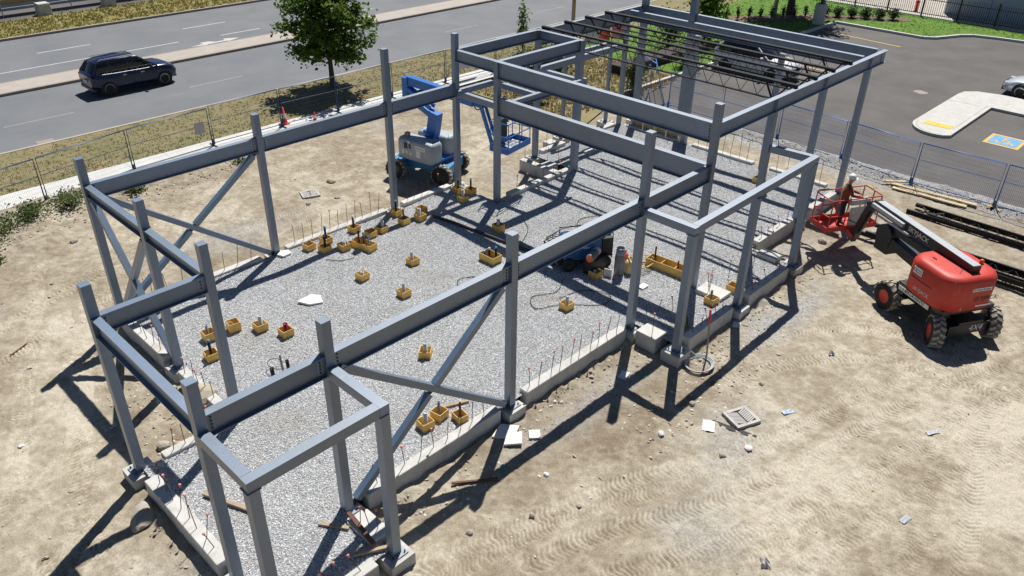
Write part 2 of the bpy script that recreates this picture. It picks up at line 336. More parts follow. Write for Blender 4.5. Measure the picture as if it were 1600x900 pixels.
me.polygons.foreach_set('use_smooth', np.ones(nq, bool))
for nm_, arr in (('tone', tone), ('grey', grey)):
    at = me.attributes.new(nm_, 'FLOAT', 'POINT'); at.data.foreach_set('value', np.clip(arr, 0, 1.3).ravel()[used].astype(np.float32))
md = bpy.data.materials.new('site_dirt'); md.use_nodes = True; n = md.node_tree; b = n.nodes['Principled BSDF']; b.inputs['Roughness'].default_value = .95; b.inputs['Specular IOR Level'].default_value = .2
a1 = n.nodes.new('ShaderNodeAttribute'); a1.attribute_name = 'tone'; a2 = n.nodes.new('ShaderNodeAttribute'); a2.attribute_name = 'grey'
rp = n.nodes.new('ShaderNodeValToRGB'); rp.color_ramp.elements[0].position = .05; rp.color_ramp.elements[0].color = (.225, .18, .126, 1); rp.color_ramp.elements[1].position = 1.0; rp.color_ramp.elements[1].color = (.50, .45, .36, 1)
e = rp.color_ramp.elements.new(.5); e.color = (.335, .288, .215, 1)
n.links.new(a1.outputs['Fac'], rp.inputs[0])
tc = n.nodes.new('ShaderNodeTexCoord'); vo = n.nodes.new('ShaderNodeTexVoronoi'); vo.inputs['Scale'].default_value = 28; n.links.new(tc.outputs['Object'], vo.inputs['Vector'])
r2 = n.nodes.new('ShaderNodeValToRGB'); r2.color_ramp.elements[0].color = (.17, .165, .16, 1); r2.color_ramp.elements[1].color = (.50, .50, .49, 1); n.links.new(vo.outputs['Color'], r2.inputs[0])
mx = n.nodes.new('ShaderNodeMix'); mx.data_type = 'RGBA'; n.links.new(a2.outputs['Fac'], mx.inputs[0]); n.links.new(rp.outputs[0], mx.inputs[6]); n.links.new(r2.outputs[0], mx.inputs[7])
nz = n.nodes.new('ShaderNodeTexNoise'); nz.inputs['Scale'].default_value = 26; nz.inputs['Detail'].default_value = 7; nz.inputs['Roughness'].default_value = .7; n.links.new(tc.outputs['Object'], nz.inputs['Vector'])
m2 = n.nodes.new('ShaderNodeMix'); m2.data_type = 'RGBA'; m2.blend_type = 'OVERLAY'; m2.inputs[0].default_value = .8; n.links.new(mx.outputs[2], m2.inputs[6]); n.links.new(nz.outputs[0], m2.inputs[7]); n.links.new(m2.outputs[2], b.inputs['Base Color'])
bp = n.nodes.new('ShaderNodeBump'); bp.inputs['Strength'].default_value = .8; bp.inputs['Distance'].default_value = .02; n.links.new(nz.outputs[0], bp.inputs['Height']); n.links.new(bp.outputs[0], b.inputs['Normal'])
me.materials.append(md)
dirt = bpy.data.objects.new('dirt_ground', me); COL.objects.link(dirt); dirt['kind'] = 'structure'
_ix = lambda x: int(np.clip(np.searchsorted(xs, x), 0, nx-1)); _iy = lambda y: int(np.clip(np.searchsorted(ys, y), 0, ny-1))
def gz(x, y): return float(Z[_ix(x), _iy(y)])

# ---- geometry-node scatter of stones
def scatter(ob, dens, rad, mt, smin, smax, seed=1):
    ng = bpy.data.node_groups.new('stones', 'GeometryNodeTree'); ng.interface.new_socket('Geometry', in_out='INPUT', socket_type='NodeSocketGeometry'); ng.interface.new_socket('Geometry', in_out='OUTPUT', socket_type='NodeSocketGeometry')
    N = ng.nodes; Lk = ng.links; gi = N.new('NodeGroupInput'); go = N.new('NodeGroupOutput')
    dp = N.new('GeometryNodeDistributePointsOnFaces'); dp.inputs['Density'].default_value = dens; dp.inputs['Seed'].default_value = seed
    ic = N.new('GeometryNodeMeshIcoSphere'); ic.inputs['Radius'].default_value = rad; ic.inputs['Subdivisions'].default_value = 1
    sm = N.new('GeometryNodeSetMaterial'); sm.inputs['Material'].default_value = mt
    io = N.new('GeometryNodeInstanceOnPoints'); rr = N.new('FunctionNodeRandomValue'); rr.data_type = 'FLOAT_VECTOR'; rr.inputs[0].default_value = (-.5, -.5, 0); rr.inputs[1].default_value = (.5, .5, 6.28)
    rs = N.new('FunctionNodeRandomValue'); rs.data_type = 'FLOAT_VECTOR'; rs.inputs[0].default_value = (smin, smin, smin*.5); rs.inputs[1].default_value = (smax, smax, smax*.55); rs.inputs['Seed'].default_value = 5
    Lk.new(gi.outputs[0], dp.inputs['Mesh']); Lk.new(dp.outputs['Points'], io.inputs['Points']); Lk.new(ic.outputs['Mesh'], sm.inputs[0]); Lk.new(sm.outputs[0], io.inputs['Instance'])
    Lk.new(rr.outputs[0], io.inputs['Rotation']); Lk.new(rs.outputs[0], io.inputs['Scale'])
    Lk.new(io.outputs[0], go.inputs[0])
    md_ = ob.modifiers.new('scatter', 'NODES'); md_.node_group = ng
def stonemat(name, c0, c1, c2, soil=False):
    m = bpy.data.materials.new(name); m.use_nodes = True; n = m.node_tree; b = n.nodes['Principled BSDF']; b.inputs['Roughness'].default_value = .9; b.inputs['Specular IOR Level'].default_value = .25
    oi = n.nodes.new('ShaderNodeObjectInfo'); rp = n.nodes.new('ShaderNodeValToRGB'); E = rp.color_ramp.elements; E[0].color = (*c0, 1); E[1].color = (*c2, 1); x = E.new(.5); x.color = (*c1, 1)
    n.links.new(oi.outputs['Random'], rp.inputs[0]); n.links.new(rp.outputs[0], b.inputs['Base Color'])
    if soil:
        ge = n.nodes.new('ShaderNodeNewGeometry'); nz = n.nodes.new('ShaderNodeTexNoise'); nz.inputs['Scale'].default_value = .55; nz.inputs['Detail'].default_value = 6; nz.inputs['Roughness'].default_value = .6; r3 = n.nodes.new('ShaderNodeValToRGB'); r3.color_ramp.elements[0].position = .52; r3.color_ramp.elements[1].position = .78; r3.color_ramp.elements[1].color = (.75, .75, .75, 1)
        mx = n.nodes.new('ShaderNodeMix'); mx.data_type = 'RGBA'; mx.inputs[7].default_value = (.34, .29, .22, 1); n.links.new(ge.outputs['Position'], nz.inputs['Vector']); n.links.new(nz.outputs[0], r3.inputs[0]); n.links.new(r3.outputs[0], mx.inputs[0]); n.links.new(rp.outputs[0], mx.inputs[6]); n.links.new(mx.outputs[2], b.inputs['Base Color'])
    return m
m_stone = stonemat('gravel_stone', (.25, .26, .275), (.54, .555, .575), (.80, .805, .81), True)
m_pebble = stonemat('dirt_pebble', (.30, .26, .20), (.48, .43, .35), (.70, .66, .60))
mg = bpy.data.materials.new('gravel_base'); mg.use_nodes = True; n = mg.node_tree; b = n.nodes['Principled BSDF']; b.inputs['Roughness'].default_value = .95
tc = n.nodes.new('ShaderNodeTexCoord'); vo = n.nodes.new('ShaderNodeTexVoronoi'); vo.inputs['Scale'].default_value = 42; n.links.new(tc.outputs['Object'], vo.inputs['Vector'])
rp = n.nodes.new('ShaderNodeValToRGB'); rp.color_ramp.elements[0].color = (.2, .2, .205, 1); rp.color_ramp.elements[1].color = (.56, .56, .555, 1); n.links.new(vo.outputs['Color'], rp.inputs[0]); n.links.new(rp.outputs[0], b.inputs['Base Color'])
bp = n.nodes.new('ShaderNodeBump'); bp.inputs['Strength'].default_value = 1; bp.inputs['Distance'].default_value = .02; bp.invert = True; n.links.new(vo.outputs['Distance'], bp.inputs['Height']); n.links.new(bp.outputs[0], b.inputs['Normal'])
def grid(rects, step, zf):
    s = MB()
    for (x0, x1, y0, y1) in rects:
        na = max(1, int((x1-x0)/step)); nb = max(1, int((y1-y0)/step)); k = []
        for i in range(na+1):
            for j in range(nb+1):
                x = x0+(x1-x0)*i/na; y = y0+(y1-y0)*j/nb; k.append((x, y, zf(x, y)))
        s.add(k, [(i*(nb+1)+j, (i+1)*(nb+1)+j, (i+1)*(nb+1)+j+1, i*(nb+1)+j+1) for i in range(na) for j in range(nb)], 0, True)
    return s
GRECT = [(-4.85, 7.82, 0.0, 10.35), (7.82, 12.05, 0.0, 8.25), (12.05, 17.72, 0.0, 10.35), (-7.1, -4.85, 0.02, 4.0), (-7.1, -4.75, -1.45, 0.02), (4.85, 11.15, -1.45, 0.0)]
def gzf(x, y): return GR + .03*math.sin(x*1.1+y*.6)*math.sin(y*.9-x*.35) + .012*math.sin(x*3.1+1.3*y)
gravel = grid(GRECT, .3, gzf).build('gravel_bed', mg); gravel['kind'] = 'structure'
gs = grid(GRECT, .3, lambda x, y: gzf(x, y)+.004).build('gravel_stones', mg); tag(gs, 'loose grey crushed stone covering the floor inside the foundation walls', 'gravel', kind='stuff')
scatter(gs, 950, .0165, m_stone, .55, 1.4)
ps = grid([(-11, -7.4, -3, 14), (-7.4, 14, -11, -1.9), (-4.6, 7.4, 10.7, 17), (7.6, 17, 10.7, 15), (14, 20, -9, 0), (18.2, 21.5, 0, 9)], .5, lambda x, y: gz(x, y)).build('dirt_pebbles', md)
tag(ps, 'small pale stones and clods strewn over the dirt', 'pebbles', kind='stuff'); scatter(ps, 4, .018, m_pebble, .3, 1.7, 3)
ps2 = grid([(-4.3, 4.4, -1.3, -.2), (1.5, 6.5, -3.6, -1.9), (-6.6, -5.0, 4.2, 8), (-6, 3, 17.2, 19.8), (20.6, 21.9, -8, 9), (5, 11.5, -2.6, -1.8)], .4, lambda x, y: gz(x, y)).build('rubble_stones', md)
tag(ps2, 'coarser rubble stones along the walls and the bank', 'rubble', kind='stuff'); scatter(ps2, 24, .030, m_pebble, .3, 1.9, 4)
# ================================================================ street
RZ = G - .02
def rect(x0, x1, y0, y1): return [(x0, y0), (x1, y0), (x1, y1), (x0, y1)]
def struct(o, kind='structure'): o['kind'] = kind; return o
road = sheet('road', rect(-160, 260, 26.15, 46), RZ, m_asph)
def curve_y(x, y0): return y0
vg = sheet('grass_verge', rect(-160, 60, 21.62, 26.0), RZ+.09, mat('dry_turf', (.275, .215, .12), .95, 0, .3, .9, .3, 40, col2=(.15, .155, .06)))
s = MB(); s.box((50, 26.08, RZ+.04), (420, .16, .14)); struct(s.build('near_kerb', m_median))
s = MB()
for i in range(-40, 60):
    if i < 5: s.box((i*1.6+.8, 20.88, RZ+.045), (1.588, 1.5, .13))
    else: s.box((i*1.6+.8, 20.52, RZ+.045), (1.588, 2.14, .13))
sw = struct(s.build('sidewalk', m_walk))
sheet('road_shoulder', rect(-160, 21.9, 20.2, 21.7), RZ+.02, m_far)
s = MB(); s.box((50, 35.45, RZ+.06), (420, 1.7, .15)); struct(s.build('median_island', m_median))
s = MB(); s.box((50, 34.52, RZ+.055), (420, .16, .155)); s.box((50, 36.38, RZ+.055), (420, .16, .155)); struct(s.build('median_kerb', m_kerb))
s = MB(); s.box((50, 46.1, RZ+.055), (420, .2, .16)); struct(s.build('far_kerb', m_kerb))
fv = sheet('far_verge', rect(-160, 60, 46.2, 51.0), RZ+.11, mat('green_dry_turf', (.17, .17, .045), .95, 0, .3, 1.6, .3, 40, col2=(.26, .20, .07)))
sheet('far_paved_yard', rect(-160, 60, 51.0, 75), RZ+.07, m_lot)
def mark(name, pts, z=RZ+.004, mt=None, parent=None):
    o = sheet(name, pts, z, mt or m_paint, None, parent); return o
for x0 in range(-12, 60, 1):
    pass
for k in range(-3, 6): mark('lane_marking', rect(3.5+8.85*k, 6.5+8.85*k, 41.72, 41.84), parent=road)
for k in range(-2, 6): mark('lane_marking', rect(6.75+8.75*k, 9.8+8.75*k, 29.62, 29.74), mt=m_faint, parent=road)
mark('lane_marking', rect(-14, 10.6, 38.72, 38.84), parent=road); mark('lane_marking', rect(13.3, 16.1, 38.55, 38.67), parent=road); mark('lane_marking', rect(22.2, 25.2, 38.5, 38.62), parent=road)
mark('turn_arrow', [(10.6, 37.2), (11.6, 36.95), (11.6, 37.12), (13.0, 37.12), (13.0, 37.0), (13.9, 37.35), (13.0, 37.75), (12.9, 37.36), (12.3, 37.36), (12.0, 37.7), (11.4, 37.72), (11.5, 37.36)], parent=road)
for (xx, y0, y1) in ((-1.9, 26.4, 29.5), (14.8, 38, 41)): pass
# storm drain in the near gutter
s = MB(); s.box((-1.3, 26.6, RZ+.004), (.7, .45, .012)); dr = s.build('gutter_drain', m_kerb, loc=(-1.3, 26.6, RZ)); tag(dr, 'rust brown drain cover in the road gutter near the grass', 'drain')
# ================================================================ car park
LZ = G + .02
lot = sheet('parking_lot', [(21.95, -60), (49.7, -60), (49.7, 2.2), (49.05, 5.1), (48.4, 5.73), (46.4, 6.65), (45.95, 7.29), (46.0, 13.12), (21.95, 13.4)], LZ, m_lot)
lawn = sheet('lawn', [(27.0, 13.42), (46.1, 13.2), (46.05, 7.35), (46.5, 6.75), (48.5, 5.83), (49.2, 5.2), (49.85, 2.2), (49.85, -60), (53, -60), (53, 21.5), (27.0, 21.5)], LZ+.11, mat('lawn_turf', (.075, .175, .01), .95, 0, .2, 1.5, .4, 60, col2=(.11, .20, .016)))
m_drylawn = mat('dry_lawn_turf', (.29, .225, .12), .95, 0, .25, .9, .4, 40, col2=(.16, .165, .06))
sheet('dry_lawn', [(16.5, 11.6), (22.0, 13.4), (27, 13.45), (27, 20.1), (16.5, 20.1)], LZ+.07, m_drylawn)
mulch = sheet('mulch_bed', [(40.5, 17.9), (46, 14.1), (49.9, 9.6), (50.9, 10.1), (47.3, 15.2), (41.5, 19.3)], LZ+.13, mat('mulch', (.10, .065, .045), .95, 0, .3, 9, .4, 50, col2=(.24, .17, .12)))
s = MB(); kp = [(22.0, 13.42), (46.0, 13.16), (46.0, 7.29), (46.4, 6.68), (47.3, 6.25), (48.4, 5.76), (49.05, 5.15), (49.45, 3.9), (49.75, 2.2), (49.78, -60)]
for a, b_ in zip(kp[:-1], kp[1:]): s.bar((*a, LZ+.05), (*b_, LZ+.05), .18, .2)
struct(s.build('lot_kerb', m_walk))
# concrete island with a rounded nose
isl = []
for k in range(13):
    t = math.pi/2 + math.pi*.62*k/12; isl.append((28.75+1.35*math.cos(t), .05+1.25*math.sin(t)))
isl = [(34.6, 1.3)] + isl + [(27.75, -.67), (33.45, -.67), (33.45, -60), (36.1, -60), (36.1, -.4), (35.8, .7), (35.3, 1.2)]
s = MB(); s.prism(isl, LZ-.05, LZ+.13); island = struct(s.build('concrete_island', m_conc2))
s = MB(); inner = [(x*.965+30.5*.035, y*.86+.02) for x, y in isl[1:14]]
for a, b_ in zip(inner[:-1], inner[1:]): s.bar((*a, LZ+.1325), (*b_, LZ+.1325), .02, .003)
s.bar((28.6, -.46, LZ+.1325), (33.6, -.46, LZ+.1325), .02, .003); s.bar((33.2, -.6, LZ+.1325), (33.2, 1.28, LZ+.1325), .015, .003)
s.build('expansion_joint', m_kerb, island)
for k in range(2):
    s = MB(); s.box((28.83, .56-.62*k, LZ+.137), (.55, .60, .012))
    for i in range(5):
        for j in range(6): s.cyl((28.62+.105*i, .80-.62*k-.1*j, LZ+.142), (28.62+.105*i, .80-.62*k-.1*j, LZ+.15), .022, 6)
    s.build('tactile_plate', m_tact, island)
# accessible bay marking
hc = sheet('accessible_bay_marking', rect(28.35, 29.9, -3.3, -1.85), LZ+.004, m_ypaint, None); hc['kind'] = 'structure'
sheet('blue_field', rect(28.5, 29.75, -3.16, -1.99), LZ+.008, m_bpaint, None, hc)
s = MB()
cxh, cyh = 28.95, -2.52
for k in range(11):
    a0 = R(150)+R(235)*k/11; a1 = R(150)+R(235)*(k+1)/11
    s.add([(cxh+r_*math.sin(a), cyh+r_*math.cos(a), LZ+.012) for r_, a in ((.22, a0), (.30, a0), (.30, a1), (.22, a1))], [(3, 2, 1, 0)])
for (x0, y0, x1, y1, w_) in ((29.05, -2.52, 29.4, -2.52, .1), (29.2, -2.52, 29.2, -2.8, .08), (29.02, -2.52, 29.02, -2.85, .09), (29.02, -2.85, 28.7, -2.98, .09)):
    d = Vector((x1-x0, y1-y0, 0)).normalized(); nn = Vector((-d.y, d.x, 0))*w_/2; p0 = Vector((x0, y0, LZ+.0125)); p1 = Vector((x1, y1, LZ+.0125)); s.add([p0-nn, p1-nn, p1+nn, p0+nn], [(0, 1, 2, 3)])
s.add([(29.5+.09*math.cos(R(30*k)), -2.52+.09*math.sin(R(30*k)), LZ+.012) for k in range(12)], [tuple(range(12))])
s.build('wheelchair_symbol', m_ypaint, hc)
for (a, b_) in (((43.25, 12.9), (42.7, 7.4)), ((40.2, 12.9), (39.7, 7.4)), ((37.2, 12.9), (36.7, 7.4)), ((34.3, 12.9), (33.9, 7.6))):
    d = Vector((b_[0]-a[0], b_[1]-a[1], 0)).normalized(); nn = Vector((-d.y, d.x, 0))*.055; p0 = Vector((*a, LZ+.004)); p1 = Vector((*b_, LZ+.004)); s = MB(); s.add([p0-nn, p1-nn, p1+nn, p0+nn], [(3, 2, 1, 0)]); s.build('parking_line', m_ypaint, lot)
s = MB(); s.add([(33.9+.32*math.cos(R(30*k))*(1+.2*math.sin(k*2.1)), 2.9+.36*math.sin(R(30*k)), LZ+.004) for k in range(12)], [tuple(range(12))]); s.build('asphalt_patch', m_kerb, lot)

# ================================================================ foundation
fnd = thing('foundation', 'low grey concrete foundation walls and piers round the gravel floor', 'foundation', (5, 5, G))
def wall_seg(x0, x1, y0, y1, zt=.17, zb=G-.25, mt=None, name='wall_segment', n_lines=True):
    s = MB(); s.box(((x0+x1)/2, (y0+y1)/2, (zt+zb)/2), (x1-x0, y1-y0, zt-zb))
    o = s.build(name, mt or m_conc, fnd)
    bm = bmesh.new(); bm.from_mesh(o.data); bmesh.ops.bevel(bm, geom=[e for e in bm.edges], offset=.012, segments=1, affect='EDGES'); bm.to_mesh(o.data); bm.free()
    return o
T = .125
wall_seg(-7.12-.15, -7.12+.15, .45, 3.48)
wall_seg(-6.62, -5.25, 3.92, 4.16, .11)
wall_seg(-4.93-T, -4.93+T, 4.7, 6.55); wall_seg(-4.93-T, -4.93+T, 7.38, 9.95)
wall_seg(-4.25, -.42, -T, T); wall_seg(.48, 4.4, -T, T)
wall_seg(4.55, 5.18, -.98, -.33, .15); wall_seg(-4.95, -4.45, -1.12, -.35, .13)
wall_seg(5.15, 7.38, -1.51-T, -1.51+T, .2); wall_seg(8.28, 10.62, -1.51-T, -1.51+T, .2)
wall_seg(-6.8, -5.15, -1.51-T, -1.51+T, .14)
wall_seg(7.52, 8.12, -1.12, -.28, .18); wall_seg(10.85, 11.27, -1.07, -.4, .18)
wall_seg(11.5, 13.95, -T, T, .2); wall_seg(14.7, 17.25, -T, T, .16)
wall_seg(17.72-T, 17.72+T, .5, 2.85, .16); wall_seg(17.72-T, 17.72+T, 3.6, 6.45, .16); wall_seg(17.72-T, 17.72+T, 7.3, 9.9, .12)
wall_seg(-4.3, -.5, 10.4-T, 10.4+T, .14); wall_seg(.42, 4.4, 10.4-T, 10.4+T, .15); wall_seg(5.15, 7.4, 10.4-T, 10.4+T, .17)
wall_seg(8.4, 11.75, 8.3-T, 8.3+T, .2); wall_seg(11.08, 11.36, 8.47, 10.3, .17); wall_seg(11.4, 11.95, 9.0, 9.5, .12); wall_seg(12.45, 13.9, 10.4-T, 10.4+T, .17); wall_seg(15, 17.3, 10.4-T, 10.4+T, .16)
for k in range(4): wall_seg(17.86, 17.9, 7.35+.62*k, 7.95+.62*k, .78, .05, m_tan, 'form_panel')
for (x, y) in ((13.6, 10.9), (14.0, 9.1)): wall_seg(x-.25, x+.25, y-.2, y+.2, .12)
# ================================================================ steel frame
frm = thing('steel_skeleton', 'grey primed steel skeleton of columns, beams, braces and roof joists', 'steel frame', (0, 0, 0))
plate_me = None
def base(col, x, y, z=0., sz=.38, rz=0):
    global plate_me
    if plate_me is None:
        s = MB(); s.box((0, 0, .0125), (.38, .38, .025))
        for a in (-1, 1):
            for b_ in (-1, 1): s.cyl((a*.14, b_*.14, .02), (a*.14, b_*.14, .075), .016, 6, m=1)
        o = s.build('base_plate', [m_steel2, m_bolt]); plate_me = o.data; bpy.data.objects.remove(o)
    meshpart('base_plate', plate_me, col, (x, y, z), (0, 0, rz))
def pier(x, y, sz=.56, zt=-.004):
    s = MB(); s.box((x, y, (zt+G-.25)/2), (sz, sz, zt-G+.25)); s.build('pier', m_conc, fnd)
def column(x, y, ht, wd=.19, z0=.02, foot=True, pr=True, mt=None):
    s = MB(); s.box((x, y, (z0+ht)/2), (wd, wd, ht-z0)); s.box((x, y, ht+.004), (wd+.006, wd+.006, .008))
    c = s.build('column', mt or m_steel, frm)
    if foot: base(c, x, y)
    if pr: pier(x, y)
    return c
LOW, HI = 4.59, 5.62
xs_ = dict(F0=(-7.12, 0), L1=(-7.12, 4.07), M1=(-4.83, 4.07), N=(-4.83, 6.99), B0=(-4.83, 10.38), F1=(-4.69, 0), F2=(0, 0), B1=(.05, 10.38))
for k, (x, y) in xs_.items(): column(x, y, LOW)
for (x, y) in ((4.74, 0), (4.8, 10.38), (7.82, 0), (7.82, 10.38)): column(x, y, HI)
column(7.82, 8.3, 5.08); column(12.08, 8.3, 5.07, .24); column(12.08, 10.38, 5.06)
for x in (11.05, 14.28, 17.66): column(x, 0, 4.66)
CX = [(-4.69, -1.51), (-7.14, -1.51), (4.74, -1.51), (7.82, -1.5), (11.2, -1.45)]
for (x, y) in CX: column(x, y, 3.42)
column(18.78, 10.3, 7.2, .24); column(18.78, 7.87, 7.2, .26); column(17.66, 6.9, 4.55, .22); column(17.7, 10.4, 4.5, .17); column(17.62, 11.1, 3.4, .13); column(14.64, 11.15, 3.4, .13); column(17.66, 3.2, 4.55, .19)
def beam(p0, p1, dep, fw=.17, bolts=True, tub=False, mt=None):
    s = MB()
    if tub:
        a = Vector(p0); b_ = Vector(p1); s.bar(a-Vector((0, 0, dep/2)), b_-Vector((0, 0, dep/2)), fw, dep)
    else: s.ibeam(p0, p1, dep, fw)
    o = s.build('beam', mt or m_steel, frm)
    if bolts and not tub:
        a, b_, d, sd, u, L = s.frame(p0, p1)
        for q, sg in ((a, 1), (b_, -1)):
            s2 = MB(); n = max(3, int((dep-.12)/.075)); c = q + d*sg*.085 - u*dep/2
            s2.bar(c - u*(dep*.36), c + u*(dep*.36), .022, .13, d)
            for i in range(n):
                zz = (i-(n-1)/2)*.075
                for off in (0,): s2.cyl(c+u*zz-sd*.03+d*off, c+u*zz+sd*.03+d*off, .017, 6, m=1, smooth=False)
            s2.build('bolted_plate', [m_steel2, m_bolt], o)
    return o
g_ = .1
def bx(x0, x1, y, z, dep, **k): beam((x0+g_, y, z), (x1-g_, y, z), dep, **k)
def by(x, y0, y1, z, dep, **k): beam((x, y0+g_, z), (x, y1-g_, z), dep, **k)
ZB = 3.9; ZH = 5.09
bx(-7.12, -4.69, 0, ZB, .45); bx(-4.69, 0, 0, ZB, .45); bx(0, 4.74, 0, ZB, .47); bx(4.74, 7.82, 0, ZB, .47)
bx(-4.83, .05, 10.38, ZB, .42); bx(.05, 4.8, 10.38, ZB, .46); bx(4.8, 7.82, 10.38, ZB, .46)
bx(-7.12, -4.83, 4.07, ZB, .40); by(-7.12, 0, 4.07, ZB, .42); by(-4.83, 4.07, 6.99, ZB, .30); by(-4.83, 6.99, 10.38, ZB, .30)
by(7.82, 0, 8.3, ZB, .62, fw=.2); by(7.82, 0, 8.3, ZH, .56, fw=.2); by(7.82, 8.3, 10.38, ZH, .4); by(7.82, 8.3, 10.38, 3.68, .22, tub=True, fw=.16)
bx(7.82, 12.08, 10.38, ZH, .38); by(12.08, 8.3, 10.38, ZH, .36); bx(7.82, 12.08, 8.3, ZH, .42)
bx(12.08, 18.78, 10.38, ZH-.01, .58); bx(7.82, 18.78, 0, ZH, .43)
beam((18.66, 0, ZH), (18.95, 0, ZH), .43, bolts=False)
by(18.78, .15, 7.87, ZH+.012, .40); by(18.78, 7.87, 10.3, ZH+.012, .40); by(17.6, .12, 10.3, ZH-.03, .42)
bx(7.82, 9.7, 10.38, 3.66, .2, tub=True, fw=.15); by(9.65, 7.75, 10.38, 3.66, .2, tub=True, fw=.15); bx(7.92, 12.0, 7.75, 3.86, .24, bolts=False, fw=.15)
bx(12.08, 17.7, 10.38, 3.66, .25, tub=True, fw=.17); by(12.08, 8.3, 10.38, 3.66, .25, tub=True, fw=.17); beam((14.58, 11.13, 3.58), (17.7, 11.13, 3.58), .16, tub=True, fw=.13)
# canopies of square tube
beam((-4.69, .0-.1, 3.64), (-4.69, -1.61, 3.64), .21, tub=True, fw=.19); beam((-4.79, -1.515, 3.642), (-7.24, -1.515, 3.642), .212, tub=True, fw=.19); beam((-7.14, -.1, 3.638), (-7.14, -1.41, 3.638), .208, tub=True, fw=.19)
beam((4.74, -.1, 3.64), (4.74, -1.61, 3.64), .21, tub=True, fw=.19); beam((4.84, -1.5, 3.642), (11.3, -1.45, 3.642), .212, tub=True, fw=.19); beam((11.2, -1.35, 3.638), (11.1, -.1, 3.638), .208, tub=True, fw=.19)
for (x, y) in CX:
    s = MB(); s.box((x, y, 3.425), (.24, .24, .014)); s.build('cap_plate', m_steel2, frm)
# stiffeners under the tall beam
for x in (11.05, 14.28, 17.66):
    s = MB(); s.box((x, 0, ZH-.215), (.012, .165, .39)); s.build('stiffener', m_steel2, frm)
# cross braces
def brace(pts, w_=.15, gus=True):
    for a, b_ in pts:
        s = MB(); s.bar(a, b_, w_, w_); o = s.build('brace', m_steel, frm)
        if gus:
            d = (Vector(b_)-Vector(a)).normalized(); s2 = MB()
            for q, sg in ((Vector(a), -1), (Vector(b_), 1)): s2.bar(q - d*sg*.12, q + d*sg*.16, .02 if abs(d.y) < .01 else .13, .13 if abs(d.y) < .01 else .02)
            s2.build('gusset', m_bolt, o)
def lerp(a, b_, t): return tuple(a[i]+(b_[i]-a[i])*t for i in range(3))
def xbrace(a0, a1, b0, b1, t0=.495, t1=.497):
    brace([(a0, a1)]); brace([(b0, lerp(b0, b1, t0-.02)), (lerp(b0, b1, t1+.02), b1)])
xbrace((-4.5, 0, 3.5), (-.2, 0, .16), (-.3, 0, 3.4), (-4.45, 0, .16))
xbrace((-4.6, 10.38, 3.5), (-.15, 10.38, .16), (-.2, 10.38, 3.4), (-4.6, 10.38, .2))
xbrace((-4.83, 10.1, 3.5), (-4.83, 7.2, .15), (-4.83, 7.2, 3.5), (-4.83, 10.1, .2))
# open web joists
def joist_meshes(L, dep):
    t = MB(); t.box((-.042, L/2, -.01), (.06, L, .065)); t.box((.042, L/2, -.01), (.06, L, .065)); t.box((0, L/2, -.02), (.024, L-.01, .04)); t.box((0, .14, -.05), (.11, .28, .07)); t.box((0, L-.14, -.05), (.11, .28, .07))
    bt = MB(); bt.box((-.025, L/2, -dep), (.035, L-1.3, .04)); bt.box((.025, L/2, -dep), (.035, L-1.3, .04))
    wb = MB(); n = int(round((L-1.3)/.62)); st = (L-1.3)/n
    for i in range(n):
        y0 = .65+i*st; wb.cyl((0, y0, -dep), (0, y0+st/2, -.03), .010, 5); wb.cyl((0, y0+st/2, -.03), (0, y0+st, -dep), .010, 5)
    wb.bar((0, .25, -.03), (0, .68, -dep), .045, .045); wb.bar((0, L-.25, -.03), (0, L-.68, -dep), .045, .045); wb.bar((0, 1.05, -.03), (0, .75, -dep), .05, .05); wb.bar((0, L-1.05, -.03), (0, L-.75, -dep), .05, .05)
    out = []
    for nm_, q_ in (('top_chord', t), ('bottom_chord', bt), ('web', wb)):
        o = q_.build(nm_, m_black); out.append((nm_, o.data)); bpy.data.objects.remove(o)
    return out
JM = joist_meshes(10.38, .56)
for x in (12.3, 13.6, 14.85, 16.12):
    e_ = bpy.data.objects.new('roof_joist', None); COL.objects.link(e_); e_.parent = frm; e_.location = (x, 0, ZH+.085); e_.empty_display_size = .2
    for nm_, me_ in JM: meshpart(nm_, me_, e_)
# joists still lying on the ground
def ground_joist(x, y, z, flip, label, rz=0.):
    t = thing('steel_joist', label, 'joist', (x, y, z), rz, 'black roof joists waiting on the ground')
    for nm_, me_ in JM: meshpart(nm_, me_, t, (0, 0, 0), (0, R(90 if flip else -90), 0))
for i, (x, y, z, fl, lb) in enumerate([
 (18.8, -12.8, G+.16, True, 'black steel joist on the ground beside the lumber boards, upper of two'), (18.3, -12.7, G+.08, False, 'black steel joist on the ground beside the lumber boards, lower of two'),
 (15.85, -12.4, G+.34, True, 'topmost black steel joist of the pile behind the red boom lift'), (15.3, -12.5, G+.25, False, 'black steel joist second from the top of the pile behind the red boom lift'),
 (15.9, -12.7, G+.08, True, 'bottom black steel joist of the pile behind the red boom lift'), (15.55, -12.2, G+.165, False, 'black steel joist next to the bottom of the pile behind the red boom lift')]):
    ground_joist(x, y, z, fl, lb, R(.6*(i-2)))
